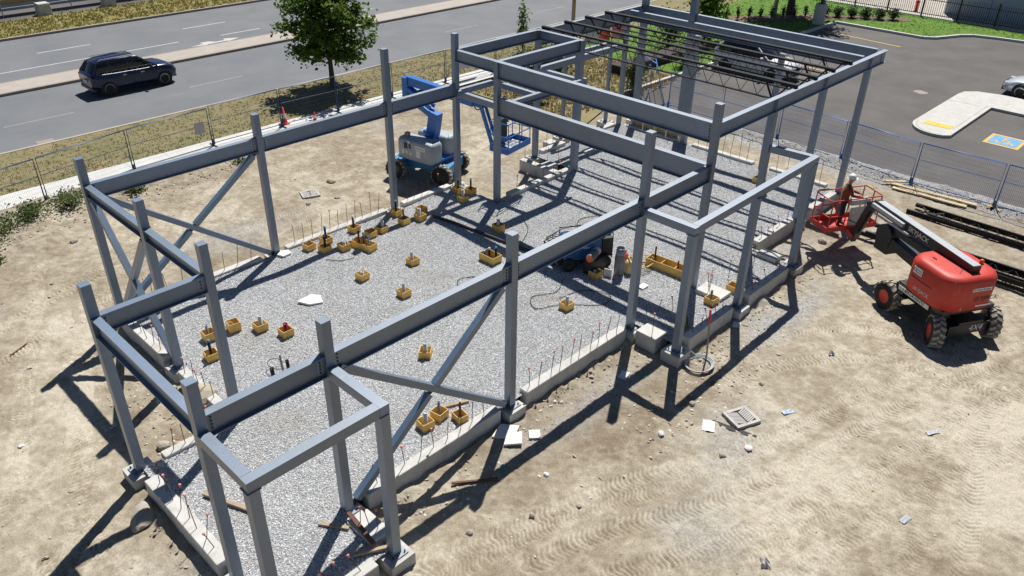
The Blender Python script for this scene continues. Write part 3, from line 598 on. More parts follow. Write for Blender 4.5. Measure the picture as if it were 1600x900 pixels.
# ---- rebar dowels
rm = MB(); rm.cyl((0, 0, 0), (0, 0, 1), .0085, 5); _o = rm.build('rebar', m_rebar); REB = _o.data; bpy.data.objects.remove(_o)
cm = MB(); cm.lathe([(.012, 0), (.016, .002), (.017, .05), (.031, .055), (.032, .066), (.015, .075), (.001, .076)], n=8); _o = cm.build('rebar_cap', m_cap); CAP = _o.data; bpy.data.objects.remove(_o)
def rebar(x, y, z, h, cap=False, ax=0., ay=0.):
    o = meshpart('rebar', REB, fnd, Vector((x, y, z))-Vector(fnd.location), (ax, ay, 0)); o.scale = (1, 1, h)
    if cap:
        c = meshpart('rebar_cap', CAP, o, (0, 0, 1-.05/h)); c.scale = (1, 1, 1/h)
rr = random.Random(3)
def row(p0, p1, n, z, h, caps, lean=.12):
    for i in range(n):
        t = (i+.5)/n; rebar(p0[0]+(p1[0]-p0[0])*t+rr.uniform(-.03, .03), p0[1]+(p1[1]-p0[1])*t+rr.uniform(-.03, .03), z, h*rr.uniform(.85, 1.1), rr.random() < caps, rr.uniform(-lean, lean), rr.uniform(-lean, lean))
row((.55, .03), (4.3, .03), 10, .15, .62, .75); row((-4.1, .05), (-.6, .05), 9, .12, .55, .35)
row((-7.08, .7), (-7.08, 3.4), 8, .14, .62, .95, .3); row((-6.5, 4.05), (-5.4, 4.05), 4, .08, .6, .6)
row((-4.93, 4.8), (-4.93, 6.5), 5, .15, .55, .7); row((-4.93, 7.5), (-4.93, 9.8), 6, .15, .6, .3)
row((.6, 10.4), (4.3, 10.4), 11, .12, .75, .25, .16); row((5.2, 10.4), (7.3, 10.4), 6, .14, .6, .3); row((-4.1, 10.4), (-.6, 10.4), 8, .1, .7, .3)
row((17.72, .6), (17.72, 2.8), 5, .14, .95, .05, .05); row((17.72, 3.7), (17.72, 6.4), 7, .14, 1.0, .05, .05); row((17.72, 7.4), (17.72, 9.8), 4, .1, .9, .0, .05)
row((12.6, 10.4), (13.8, 10.4), 3, .15, .8, .1, .05); row((8.6, 8.3), (11.6, 8.3), 6, .18, .5, .4, .2); row((11.0, 10.2), (12.2, 8.9), 4, .15, .6, .3, .1)
row((5.3, -1.5), (7.2, -1.5), 5, .18, .42, .3, .25); row((8.4, -1.5), (10.5, -1.5), 5, .18, .4, .6, .3); row((7.6, -.7), (8.05, -.4), 3, .17, .62, .9); row((8.6, -.6), (10.8, -.5), 4, .05, .6, .9)
row((5.0, .4), (6.4, -.5), 4, .05, .45, 1., .2); row((11.6, 0), (13.8, 0), 5, .18, .4, .6, .3); row((-4.8, -.5), (-4.6, -1.0), 3, .12, .5, .9, .2); row((-6.4, -1.5), (-5.3, -1.5), 3, .12, .5, .9, .5)
rebar(4.85, -.66, .14, .55, True)
# ================================================================ yellow form boxes and pipe stubs
def form_box(x, y, label, sx=.31, sy=.31, h=.22, rz=0., div=0):
    z = gzf(x, y)-.012
    t = thing('form_box', label, 'form box', (x, y, z), rz, 'yellow formwork boxes on the gravel'); th = .018
    for (cx_, cy_, dx, dy) in ((0, sy/2-th/2, sx, th), (0, -sy/2+th/2, sx, th), (-sx/2+th/2, 0, th, sy-2*th), (sx/2-th/2, 0, th, sy-2*th)):
        s = MB(); s.box((cx_, cy_, h/2), (dx, dy, h)); s.box((cx_, cy_, h+.0015), (dx-.002, dy-.002, .003), m=1); s.build('side_board', [m_ply, m_plye], t, False)
    for k in range(div):
        s = MB(); s.box((0, -sy/2+sy*(k+1)/(div+1), h*.45), (sx-2*th-.002, th, h*.8)); s.build('divider_board', m_ply, t, False)
    return t
PIPE = dict(W=('white pipe', m_pvc, .055, .48, None), w=('short white pipe', m_pvc, .055, .32, None), B=('blue capped black pipe', m_abs, .036, .62, m_blucap), K=('thin black pipe', m_abs, .034, .62, m_pvc),
            G_=('grey conduit', m_greypipe, .034, .48, None), C=('blue capped conduit', m_greypipe, .03, .52, m_blucap), R=('dark red capped pipe', m_redpipe, .06, .40, None), T=('rusty brown pipe', m_rust, .028, .58, None))
def pipe(x, y, k, phrase, h=None, dx=0., dy=0.):
    d, mt, r_, hh, cap = PIPE[k]; hh = h or hh; z = gzf(x, y)-.05
    me_parent = MB(); me_parent.lathe([(r_, 0), (r_, hh), (r_*.86, hh), (r_*.86, hh-.03), (0.001, hh-.03)], n=12)
    o = me_parent.build('pipe_stub', mt); o.location = (x, y, z); o.rotation_euler = (dx, dy, 0)
    tag(o, d + ' ' + phrase, 'pipe', 'pipe stubs rising from the gravel')
    if cap:
        c = MB(); c.lathe([(r_*1.08, hh-.055), (r_*1.08, hh+.005), (0.001, hh+.008)], n=12); cc = c.build('pipe_cap', cap, o, False)
    return o
BX = [
 (.94, 9.86, 'with a loop of wire, leftmost by the back wall', '', 1.), (1.57, 9.86, 'second from left against the back wall', 'B', 1), (1.22, 9.41, 'just before the second one along the back wall', 'B', 1),
 (1.73, 9.09, 'alone right of the leftmost pair near the back wall', 'w', 1), (2.68, 9.86, 'midway along the back wall, between two columns', 'K', 1), (2.26, 8.75, 'long and narrow with three pipes near the back wall', 'TTC', 2),
 (2.87, 9.2, 'half hidden behind the long three-pipe box', '', 1), (3.37, 9.26, 'between the long three-pipe box and the tall back column', 'W', 1), (4.52, 9.95, 'at the foot of the tall back column', 'B', 1),
 (4.3, 9.24, 'just in front of the tall back column\'s box', 'T', 1), (4.86, 9.05, 'front of the pair right of the tall back column', 'W', 1), (5.29, 9.5, 'empty, rear of the pair right of the tall back column', '', 1),
 (2.73, 6.89, 'standing alone in mid gravel right of centre', 'W', 1), (1.03, 7.18, 'standing alone in mid gravel left of centre', 'w', 1), (7.33, 9.85, 'left of three by the far back column', 'K', 1),
 (6.95, 9.17, 'front of three by the far back column', 'W', 1), (7.65, 9.5, 'right of three by the far back column', 'K', 1), (6.15, 6.55, 'taller, beside the black hose in the shadows', 'W', 1.25),
 (4.55, 5.3, 'large, holding three black pipes in the middle of the floor', 'BKB', 3), (1.29, 5.54, 'alone in front of the pair of mid gravel boxes', 'W', 1), (-2.56, 6.88, 'left of the box with the red pipe', 'W', 1),
 (-2.21, 6.19, 'holding the dark red pipe', 'R', 1), (-3.74, 7.45, 'left half of the pair behind the inner left column', 'G_', 1.2), (-3.07, 7.38, 'right half of the pair behind the inner left column', '', 1.2),
 (-4.12, 6.62, 'near the left wall before the long pair', 'B', 1), (-.19, 2.85, 'turned cornerwise inside the front cross brace', 'W', -1), (-1.96, .78, 'left of three by the front cross brace', 'W', 1),
 (-1.5, .82, 'middle of three by the front cross brace', 'G_', 1), (-1.22, .42, 'right, broken one of three by the front cross brace', 'T', .85), (4.15, 1.81, 'alone near the front wall, left of the welder', 'W', 1),
 (6.15, 2.38, 'in front of the welder with a white can in it', '', 1), (8.06, 1.02, 'long trough with dividers right of the gas cylinders', 'T', 4), (7.45, 2.05, 'between the red can and the front tall column', '', 1),
 (7.32, -.95, 'beside the concrete block under the front canopy', 'G_', 1), (8.4, -1.02, 'behind the middle canopy column', '', 1), (16.2, 2.55, 'brown and far off by the right-hand wall', '', 1)]
for (x, y, ph, pp, kd) in BX:
    if kd == 2:
        form_box(x, y, 'yellow form box '+ph, .34, .82, .22, R(12))
        for k, c in enumerate(pp): pipe(x+(k-1)*.04, y+.2-.2*k, c, ['leftmost', 'in the middle', 'rightmost'][k]+' in the long box near the back wall')
    elif kd == 3:
        form_box(x, y, 'yellow form box '+ph, .40, .62, .26, R(0))
        for k, c in enumerate(pp): pipe(x+[-.08, .05, .1][k], y+[.18, .1, -.14][k], c, ['left, low', 'behind', 'right, tall'][k]+' in the large box in the middle of the floor', [.36, .45, .55][k])
    elif kd == 4:
        form_box(x, y, 'yellow form box '+ph, .40, 1.45, .26, R(4), 2); pipe(8.15, 1.62, 'T', 'at the far end of the long trough box', .6); pipe(8.12, .75, 'T', 'near the right end of the long trough box', .45)
    else:
        rz = R(40) if kd < 0 else R(rr.uniform(-9, 9)); k_ = abs(kd)
        form_box(x, y, 'yellow form box '+ph, .31*(1 if k_ > 1 else k_), .31, .22*k_, rz)
        for c in ([pp] if pp in PIPE else list(pp)): pipe(x+rr.uniform(-.03, .03), y+rr.uniform(-.03, .03), c, 'in the box '+ph)
s = MB(); s.tube([(-3.17+.12*math.cos(a), 7.38+.12*math.sin(a)*.3, gzf(-3, 7.4)+.12+.14*math.sin(a)) for a in np.linspace(.1, 3.0, 9)], .009, 5); tag(s.build('bent_conduit', m_pvc, loc=(-3.1, 7.38, .1)), 'pale bent conduit arching out of the form box behind the inner left column', 'conduit')
s = MB(); s.tube([(.9+.1*math.cos(a), 9.88+.05*math.sin(a), gzf(.9, 9.9)+.22+.09*math.sin(2*a+1)) for a in np.linspace(0, 11, 26)], .008, 5); s.tube([(.9, 9.88, .1), (.93, 9.87, .38)], .008, 5); tag(s.build('wire_loop', m_greypipe, loc=(.9, 9.88, .1)), 'loop of grey wire standing in the leftmost box by the back wall', 'wire')
# three leaning conduits near the front left
for (x, y, h, mt, r_, lb) in ((-3.2, 4.72, .72, m_greypipe, .028, 'tall grey conduit stub leaning, middle of the three near the left front'), (-3.46, 4.76, .42, m_abs, .05, 'black pipe stub left of the tall grey conduit'), (-3.02, 4.78, .42, m_abs, .045, 'black pipe stub right of the tall grey conduit')):
    s = MB(); s.lathe([(r_, 0), (r_, h), (r_*.8, h), (r_*.8, h-.03), (.001, h-.03)], n=12); o = s.build('pipe_stub', mt); o.location = (x, y, GR-.06); o.rotation_euler = (R(4), R(-4), 0); tag(o, lb, 'pipe', 'pipe stubs rising from the gravel')
s = MB(); s.tube([(-3.2+.2*math.cos(a), 5.05+.2*math.sin(a), GR+.05+.18*math.sin(a/2+.4)) for a in np.linspace(0, 5.4, 16)], .011, 5); tag(s.build('cable_loop', m_abs, loc=(-3.2, 5.05, GR)), 'black cable loop beside the tall grey conduit', 'cable')
# ================================================================ wheels
m_groove = mat('tread_groove', (.12, .11, .095), .9, 0, .3, 12)
def wheel_meshes(r_, wd, lugs, rimmat, dusty=True, rimr=.55):
    t = MB(); n = 28
    t.lathe([(r_*rimr, -wd/2), (r_*.9, -wd/2), (r_*.97, -wd*.40), (r_*.985, 0), (r_*.97, wd*.40), (r_*.9, wd/2), (r_*rimr, wd/2)], n=n, axis='y', m=0, cap=False)
    for k in range(n, n*5): t.m[k] = 2
    if lugs:
        for k in range(lugs):
            for sd in (-1, 1):
                a = 2*math.pi*(k+(.5 if sd > 0 else 0))/lugs; c, sn = math.cos(a), math.sin(a)
                T_ = Matrix(((c, 0, sn), (0, 1, 0), (-sn, 0, c))) @ Matrix.Rotation(sd*.45, 3, 'Z')
                t.box((sn*r_*.995, sd*wd*.24, c*r_*.995), (.075*r_/.42, wd*.5, .045), mtx=T_, m=1)
    rm_ = MB(); rm_.lathe([(.02, -wd*.30), (r_*rimr*.55, -wd*.32), (r_*rimr*.8, -wd*.36), (r_*rimr*1.01, -wd*.49), (r_*rimr*1.01, wd*.49), (r_*rimr*.8, wd*.36), (r_*rimr*.5, wd*.32), (.02, wd*.30)], n=20, axis='y')
    o1 = t.build('tyre', [m_rubber, m_dusty if dusty else m_rubber, m_groove if dusty else m_rubber]); o2 = rm_.build('rim', rimmat); d = (o1.data, o2.data); bpy.data.objects.remove(o1); bpy.data.objects.remove(o2); return d
def put_wheel(parent, wm, loc, rz=0.):
    e_ = bpy.data.objects.new('wheel', None); COL.objects.link(e_); e_.parent = parent; e_.location = loc; e_.rotation_euler = (0, 0, rz); e_.empty_display_size = .2
    meshpart('tyre', wm[0], e_); meshpart('rim', wm[1], e_)
def rounded_plan(x0, x1, y0, y1, r_, n=6):
    out = []
    for (cx_, cy_, a0) in ((x1-r_, y1-r_, 0), (x0+r_, y1-r_, 90), (x0+r_, y0+r_, 180), (x1-r_, y0+r_, 270)):
        for k in range(n+1): a = R(a0+90*k/n); out.append((cx_+r_*math.cos(a), cy_+r_*math.sin(a)))
    return out
def hood(name, plan, z0, z1, mt, parent, rt=.14, sh=.0):
    cx_ = sum(p[0] for p in plan)/len(plan); cy_ = sum(p[1] for p in plan)/len(plan); rings = []
    for (z, ins) in ((z0, .05), (z0+.05, 0), (z0+(z1-z0)*.5, -.005), (z1-rt, 0), (z1-rt*.35, rt*.30), (z1-.01, rt*.75), (z1, rt*1.5)):
        rings.append([(cx_+(x-cx_)*(1-ins/max(.2, abs(x-cx_)+.001) if abs(x-cx_) > .2 else 1-ins*2), cy_+(y-cy_)*(1-ins/max(.2, abs(y-cy_)+.001) if abs(y-cy_) > .2 else 1-ins*2), z+sh*(x-cx_)) for x, y in plan])
    s = MB(); s.loft(rings); return s.build(name, mt, parent, False)
# ---------------------------------------------------------------- red boom lift
m_red = mat('lift_red', (.56, .052, .036), .5, 0, .12, 2.5, 0, 40, .4)
wear_in(m_red, (.42, .30, .22), .62, .82, 2.2)
m_dark = mat('lift_charcoal', (.022, .023, .026), .42, 0, .2, 6)
m_lgrey = mat('lift_light_grey', (.42, .44, .47), .5, 0, .08, 5)
m_sign = mat('decal_white', (.75, .75, .73), .5); m_ink = mat('decal_ink', (.015, .03, .035), .5); m_orange = mat('beacon_orange', (.85, .16, .015), .35)
red = thing('boom_lift', 'red articulating boom lift with charcoal arm and raised man basket', 'boom lift', (11.6, -5.75, G), math.atan2(.8675, .4974), 'boom lifts')
WM = wheel_meshes(.43, .32, 15, mat('rim_red', (.62, .05, .03), .45), True, .48)
put_wheel(red, WM, (-.95, .93, .43), R(-30)); put_wheel(red, WM, (-.95, -.93, .43), R(-28)); put_wheel(red, WM, (.98, .93, .43)); put_wheel(red, WM, (.98, -.93, .43))
s = MB(); s.box((0, 0, .55), (2.3, .8, .34)); s.box((-.95, 0, .5), (.42, 1.42, .30)); s.box((.98, 0, .5), (.42, 1.42, .30)); s.cyl((-.95, -.85, .43), (-.95, .85, .43), .1, 10); s.cyl((.98, -.85, .43), (.98, .85, .43), .1, 10); s.cyl((0, 0, .7), (0, 0, .9), .5, 20); s.build('chassis', m_dark, red, False)
text('4X4', .26, (-1.163, -.18, .5), (0, -1, 0), (0, 0, 1), m_sign, red, 'chassis_lettering', shear=.2)
s = MB(); s.box((-.05, 0, .95), (1.75, 1.72, .14)); s.box((.2, .87, .9), (1.3, .04, .16)); s.build('turntable', m_dark, red, False)
hood('engine_hood', rounded_plan(-1.03, .72, -.80, .95, .48), .98, 2.02, m_red, red, .16)
s = MB(); s.box((0, .957, 1.47), (.85, .012, .022)); s.build('panel_seam', m_dark, red, False); s = MB(); s.box((-.885, .735, 1.47), (.025, .025, .84)); s.bar((-.90, .75, 1.90), (-.72, .5, 2.0), .02, .02); s.bar((-.72, .5, 2.012), (-.5, .2, 2.025), .02, .012); s.build('panel_seam', m_dark, red, False)
s = MB(); s.box((.18, .958, 1.70), (.32, .008, .20)); pl = s.build('sign_plate', m_sign, red, False); text('United', .07, (.14, .963, 1.73), (-1, 0, 0), (0, 0, 1), m_ink, pl); text('Rentals', .07, (.14, .963, 1.66), (-1, 0, 0), (0, 0, 1), m_ink, pl); text('O', .14, (.29, .963, 1.70), (-1, 0, 0), (0, 0, 1), m_ink, pl, 'emblem')
text('SKYJACK', .15, (-.1, .961, 1.20), (-1, 0, 0), (0, 0, 1), m_sign, red, 'hood_lettering', shear=.2)
s = MB(); s.box((.12, .905, .885), (1.2, .012, .13)); pl = s.build('sign_plate', m_sign, red, False); text('1.800.UR.RENTS', .125, (.12, .914, .885), (-1, 0, 0), (0, 0, 1), m_ink, pl)
s = MB(); s.box((-1.038, -.1, 1.66), (.006, .62, .10)); pl = s.build('sign_plate', m_sign, red, False); text('United Rentals', .08, (-1.043, -.13, 1.66), (0, -1, 0), (0, 0, 1), m_ink, pl); text('O', .09, (-1.043, .16, 1.66), (0, -1, 0), (0, 0, 1), m_ink, pl, 'emblem')
text('SKYJACK', .2, (-1.042, -.3, 1.36), (0, -1, 0), (0, 0, 1), m_dark, red, 'hood_lettering', shear=.2)
s = MB(); s.box((-1.038, -.3, 1.14), (.006, .5, .05)); s.build('sign_strip', m_sign, red, False)
s = MB(); s.add([(-1.04, .48, 1.08), (-1.04, .38, 1.08), (-1.04, .43, 1.17)], [(0, 1, 2)]); s.build('warning_sticker', m_ypaint, red, False)
s = MB(); s.lathe([(.055, 1.99), (.06, 2.02), (.055, 2.10), (.02, 2.125), (.001, 2.126)], (-.35, -.55, .02), 12); s.build('beacon', m_orange, red, False)
s = MB(); s.box((.2, .5, 2.025), (.14, .03, .03)); s.build('hood_latch', m_dark, red, False)
def yz(s_, z): return (s_, 0, z)
s = MB(); s.bar((-.74, 0, 2.07), (3.35, 0, 2.20), .27, .29); s.build('boom', m_dark, red, False)
s = MB(); s.bar((-.72, 0, 2.222), (3.2, 0, 2.348), .25, .012); s.build('boom_top_plate', m_lgrey, red, False)
s = MB(); s.bar((1.9, .195, 2.17), (3.3, .195, 2.22), .10, .12); s.bar((1.6, .24, 2.02), (3.1, .24, 2.02), .03, .06); s.build('hose_tray', m_lgrey, red, False)
text('SKYJACK', .21, (1.35, .1385, 2.135), (-1, 0, -.031), (0, 0, 1), m_sign, red, 'boom_lettering', shear=.15)
s = MB(); s.bar((.1, 0, 1.2), (2.5, 0, 1.45), .34, .30); s.bar((.3, 0, 1.75), (2.3, 0, 1.8), .22, .2); s.build('lower_arm', m_dark, red, False)
s = MB(); s.cyl((2.55, -.2, 1.55), (2.55, .2, 1.55), .33, 18); s.box((2.55, 0, 1.25), (.55, .38, .5)); s.build('arm_knuckle', m_dark, red, False)
s = MB(); s.bar((3.25, 0, 2.18), (3.6, 0, 2.0), .26, .3); s.bar((3.55, 0, 2.08), (4.02, 0, .62), .17, .2); s.bar((3.42, 0, 1.95), (3.8, 0, .95), .07, .07); s.build('jib', m_dark, red, False)
s = MB(); s.cyl((1.1, .0, 1.62), (2.0, 0, 1.98), .06, 10); s.build('lift_cylinder', m_chrome, red, False)
# basket (long side across the boom)
bk = bpy.data.objects.new('basket', None); COL.objects.link(bk); bk.parent = red; bk.location = (4.66, -.04, .86); bk.empty_display_size = .2
s = MB(); s.box((0, 0, .02), (.86, 1.9, .04))
for (cx_, cy_, dx, dy) in ((-.43, 0, .02, 1.9), (.43, 0, .02, 1.9), (0, -.95, .86, .02), (0, .95, .86, .02)): s.box((cx_, cy_, .1), (dx, dy, .17))
s.bar((-.42, 0, .0), (-.75, 0, -.1), .3, .16); s.build('basket_floor', m_red, bk, False)
s = MB()
for z in (.55, 1.10):
    s.tube([(x, y, z) for x, y in rounded_plan(-.43, .43, -.95, .95, .08, 3)], .021, 6, closed=True)
for (x, y) in ((-.43, -.9), (-.43, .9), (.43, -.9), (.43, .9), (.43, 0), (-.43, .32), (-.43, -.32), (0, .95), (0, -.95)): s.cyl((x, y, .04), (x, y, 1.1), .02, 6)
s.build('guard_rail', m_red, bk, False)
s = MB(); s.box((-.36, -.12, .98), (.20, .72, .16)); s.build('control_box', m_lgrey, bk, False)
s = MB(); s.box((-.44, -.1, .5), (.015, .62, .62)); s.build('front_panel', m_conc2, bk, False)
s = MB(); s.tube([(-.3, .2, .95), (-.5, .3, .7), (-.48, .2, .4), (-.46, -.2, .2), (-.5, -.4, .35)], .012, 5); s.build('control_cable', m_abs, bk, False)
s = MB(); s.tube([(.43, .5, 1.12), (.43, .85, 1.12)], .035, 6); s.tube([(.1, -.95, 1.12), (.4, -.95, 1.12)], .03, 6); s.build('rail_pad', m_ypaint, bk, False)
# ---------------------------------------------------------------- person
def person():
    P = thing('person', 'man in rust red jacket and white hard hat standing in the red basket', 'person', (13.62, -1.72, .62), R(-58))
    V = {'pel': (0, 0, .95), 'sp': (.0, 0, 1.12), 'ch': (.03, 0, 1.33), 'nk': (.04, 0, 1.50), 'hd': (.07, 0, 1.60), 'ht': (.08, 0, 1.72)}
    rad = {'pel': .155, 'sp': .15, 'ch': .165, 'nk': .062, 'hd': .085, 'ht': .085}
    E = [('pel', 'sp'), ('sp', 'ch'), ('ch', 'nk'), ('nk', 'hd'), ('hd', 'ht')]
    for sd, n_ in ((1, 'l'), (-1, 'r')):
        V['sh'+n_] = (.03, .17*sd, 1.42); V['el'+n_] = (.16, .27*sd, 1.20); V['wr'+n_] = (.38, .17*sd, 1.16); V['hn'+n_] = (.46, .14*sd, 1.15)
        rad.update({'sh'+n_: .075, 'el'+n_: .055, 'wr'+n_: .042, 'hn'+n_: .04}); E += [('ch', 'sh'+n_), ('sh'+n_, 'el'+n_), ('el'+n_, 'wr'+n_), ('wr'+n_, 'hn'+n_)]
        V['hp'+n_] = (0, .09*sd, .90); V['kn'+n_] = (.04+.04*sd, .12*sd, .50); V['an'+n_] = (.0+.05*sd, .13*sd, .10); V['to'+n_] = (.15+.05*sd, .14*sd, .045)
        rad.update({'hp'+n_: .10, 'kn'+n_: .068, 'an'+n_: .05, 'to'+n_: .045}); E += [('pel', 'hp'+n_), ('hp'+n_, 'kn'+n_), ('kn'+n_, 'an'+n_), ('an'+n_, 'to'+n_)]
    for sd, n_ in ((1, 'l'), (-1, 'r')):
        hx, hy, hz_ = V['hn'+n_]
        for k in range(5):
            a = f'f{n_}{k}'; b_ = a+'e'
            if k == 4: V[a] = (hx+.01, hy-.05*sd, hz_-.005); V[b_] = (hx+.04, hy-.06*sd, hz_-.03)
            else: V[a] = (hx+.06, hy+(.034-.023*k)*sd, hz_-.005); V[b_] = (hx+.085-.006*abs(k-1), hy+(.036-.024*k)*sd, hz_-.045)
            rad[a] = .0095; rad[b_] = .008; E += [('hn'+n_, a), (a, b_)]
    keys = list(V); me_ = bpy.data.meshes.new('body'); me_.from_pydata([V[k] for k in keys], [(keys.index(a), keys.index(b_)) for a, b_ in E], [])
    ob = bpy.data.objects.new('body', me_); COL.objects.link(ob); sk = ob.modifiers.new('skin', 'SKIN')
    if not me_.skin_vertices: me_.attributes  # created with the modifier
    for i, k in enumerate(keys):
        sv = me_.skin_vertices[0].data[i]; f = 1.0; sv.radius = (rad[k]*f, rad[k]*f); sv.use_root = (k == 'pel')
    ob.modifiers.new('sub', 'SUBSURF').levels = 1
    dg = bpy.context.evaluated_depsgraph_get(); nm = bpy.data.meshes.new_from_object(ob.evaluated_get(dg)); bpy.data.objects.remove(ob)
    nm.materials.clear()
    for mm in (mat('jacket_rust', (.20, .045, .02), .8, 0, .2, 15), mat('trousers_dark', (.015, .015, .02), .8), mat('skin', (.42, .22, .14), .6), mat('boots', (.03, .02, .015), .6)): nm.materials.append(mm)
    for p in nm.polygons:
        c = p.center; p.use_smooth = True
        p.material_index = 3 if c.z < .14 else (1 if c.z < .98 and abs(c.x) < .3 and not c.x > .32 else (2 if (c.z > 1.5 and abs(c.y) < .1) or c.x > .42 else 0))
    b_ = bpy.data.objects.new('body', nm); COL.objects.link(b_); b_.parent = P
    s = MB(); s.lathe([(.15, 1.695), (.135, 1.70), (.128, 1.74), (.11, 1.80), (.07, 1.835), (.001, 1.845)], (.075, 0, 0), 16); s.box((.2, 0, 1.70), (.10, .17, .012)); s.build('hard_hat', mat('hat_white', (.80, .80, .80), .35), P, False)
    s = MB()
    for sd in (-1, 1): s.tube([(.14, .10*sd, 1.0), (.20, .10*sd, 1.25), (.12, .10*sd, 1.45), (-.03, .09*sd, 1.48), (-.13, .02*sd, 1.3), (-.13, .08*sd, 1.0)], .017, 5)
    s.build('safety_harness', mat('harness_beige', (.45, .36, .25), .8), P, False)
    s = MB(); s.box((.165, 0, 1.62), (.03, .02, .035)); s.box((.155, .035, 1.645), (.012, .025, .012), m=1); s.box((.155, -.035, 1.645), (.012, .025, .012), m=1); s.box((.15, 0, 1.565), (.015, .05, .01), m=1)
    s.build('face', [bpy.data.materials['skin'], m_ink], P, False)
    return P
person()
# ---------------------------------------------------------------- blue boom lift
m_blue = mat('lift_blue', (.015, .15, .50), .35, 0, .10, 3, coat=.1); m_bgrey = mat('lift_grey', (.36, .40, .43), .5, 0, .08, 4)
blu = thing('boom_lift', 'blue articulating boom lift with grey hoods, arm folded over the back beam', 'boom lift', (8.2, 12.55, G), math.atan2(-.987, .1607), 'boom lifts')
ch = bpy.data.objects.new('chassis', None); COL.objects.link(ch); ch.parent = blu; ch.rotation_euler = (0, 0, R(15)); ch.empty_display_size = .2
WB = wheel_meshes(.40, .28, 15, m_dark)
for (x, y) in ((.98, -.84), (-.98, -.84), (.98, .84), (-.98, .84)):
    e_ = bpy.data.objects.new('wheel', None); COL.objects.link(e_); e_.parent = blu; c, sn = math.cos(R(15)), math.sin(R(15)); e_.location = (x*c-y*sn, x*sn+y*c, .40); e_.rotation_euler = (0, 0, R(15)); e_.empty_display_size = .2
    meshpart('tyre', WB[0], e_); meshpart('rim', WB[1], e_)
s = MB(); s.box((0, 0, .50), (2.1, .75, .32)); s.box((.98, 0, .52), (.5, 1.32, .34)); s.box((-.98, 0, .52), (.5, 1.32, .34)); s.cyl((0, 0, .66), (0, 0, .84), .45, 18); s.build('chassis_frame', mat('chassis_blue', (.05, .25, .50), .4), ch, False)
s = MB(); s.box((.1, 0, .86), (1.7, 1.7, .10)); s.build('turntable', m_blue, blu, False)
hood('engine_hood', rounded_plan(-.75, 1.02, -.95, -.2, .22), .86, 1.66, m_bgrey, blu, .12); hood('tank_hood', rounded_plan(-.75, .9, .2, .92, .22), .86, 1.62, m_bgrey, blu, .12)
s = MB(); s.box((.45, -.957, 1.42), (.5, .006, .16)); pl = s.build('sign_plate', m_sign, blu, False); text('United Rentals', .06, (.49, -.962, 1.42), (1, 0, 0), (0, 0, 1), m_ink, pl); text('O', .1, (.26, -.962, 1.42), (1, 0, 0), (0, 0, 1), m_ink, pl, 'emblem')
s = MB(); s.box((.36, -.957, 1.18), (.20, .006, .26)); s.build('notice_plate', m_sign, blu, False)
s = MB(); s.box((-.25, -.957, 1.42), (.17, .012, .24)); s.box((-.05, -.957, 1.42), (.10, .012, .18)); s.build('ground_controls', m_ink, blu, False)
s = MB()
for (x, z, w_, h2_) in ((-.4, 1.15, .1, .16), (-.22, 1.16, .09, .08), (-.02, 1.12, .08, .1), (-.1, 1.58, .1, .08)): s.box((x, -.957, z), (w_, .006, h2_))
s.build('sticker', m_sign, blu, False)
s = MB(); s.box((-.45, -.6, 1.72), (.16, .16, .16)); s.build('carton', m_wood, blu, False)
s = MB(); s.box((.22, 0, 1.35), (.5, .34, 1.0)); s.bar((.32, 0, 1.7), (.50, 0, 2.62), .34, .42); s.build('riser', m_blue, blu, False)
s = MB()
for y in (-.13, .13): s.bar((.5, y, 2.45), (-.80, y, 3.02), .10, .2); s.bar((.35, y, 2.8), (-.75, y, 3.3), .08, .16)
s.build('link_arm', m_blue, blu, False)
s = MB(); s.box((-.86, 0, 3.25), (.26, .36, .95)); s.build('elbow', m_blue, blu, False)
s = MB(); s.bar((-.8, 0, 3.62), (2.35, 0, 3.38), .26, .32); s.bar((2.2, 0, 3.38), (2.75, 0, 3.32), .18, .2); s.build('boom', m_blue, blu, False)
s = MB(); s.cyl((-.3, 0, 3.28), (.7, 0, 3.36), .06, 10); s.build('lift_cylinder', m_dark, blu, False)
s = MB(); s.tube([(2.35+.14*math.cos(a), .17, 3.2+.16*math.sin(a)) for a in np.linspace(0, 6.0, 14)], .025, 6); s.build('hose_loop', m_abs, blu, False)
s = MB(); s.bar((2.7, -.09, 3.34), (3.2, -.09, 2.0), .07, .13); s.bar((2.78, .09, 3.3), (3.25, .09, 2.1), .06, .1); s.bar((3.15, 0, 2.0), (3.45, 0, 2.1), .3, .16); s.build('jib', m_blue, blu, False)
bk = bpy.data.objects.new('basket', None); COL.objects.link(bk); bk.parent = blu; bk.location = (3.85, .15, 1.98); bk.empty_display_size = .2
s = MB()
for i in range(4):
    for j in range(6): s.box((-.28+.19*i, -.58+.233*j, .02), (.15, .19, .02))
s.box((0, 0, .0), (.76, 1.44, .02)); s.build('basket_floor', m_bgrey, bk, False)
s = MB()
for (cx_, cy_, dx, dy) in ((-.39, 0, .02, 1.46), (.39, 0, .02, 1.46), (0, -.73, .78, .02), (0, .73, .78, .02)): s.box((cx_, cy_, .09), (dx, dy, .22))
for z in (.6, 1.08): s.tube([(x, y, z) for x, y in rounded_plan(-.39, .39, -.73, .73, .07, 3)], .02, 6, closed=True)
for (x, y) in ((-.39, -.68), (-.39, .68), (.39, -.68), (.39, .68), (.39, 0), (-.39, 0), (0, .73), (0, -.73)): s.cyl((x, y, .04), (x, y, 1.08), .019, 6)
s.build('guard_rail', m_blue, bk, False)
s = MB(); s.box((-.3, -.1, .95), (.22, .5, .2)); s.box((-.42, .1, .5), (.2, .3, .5)); s.build('control_box', m_dark, bk, False)
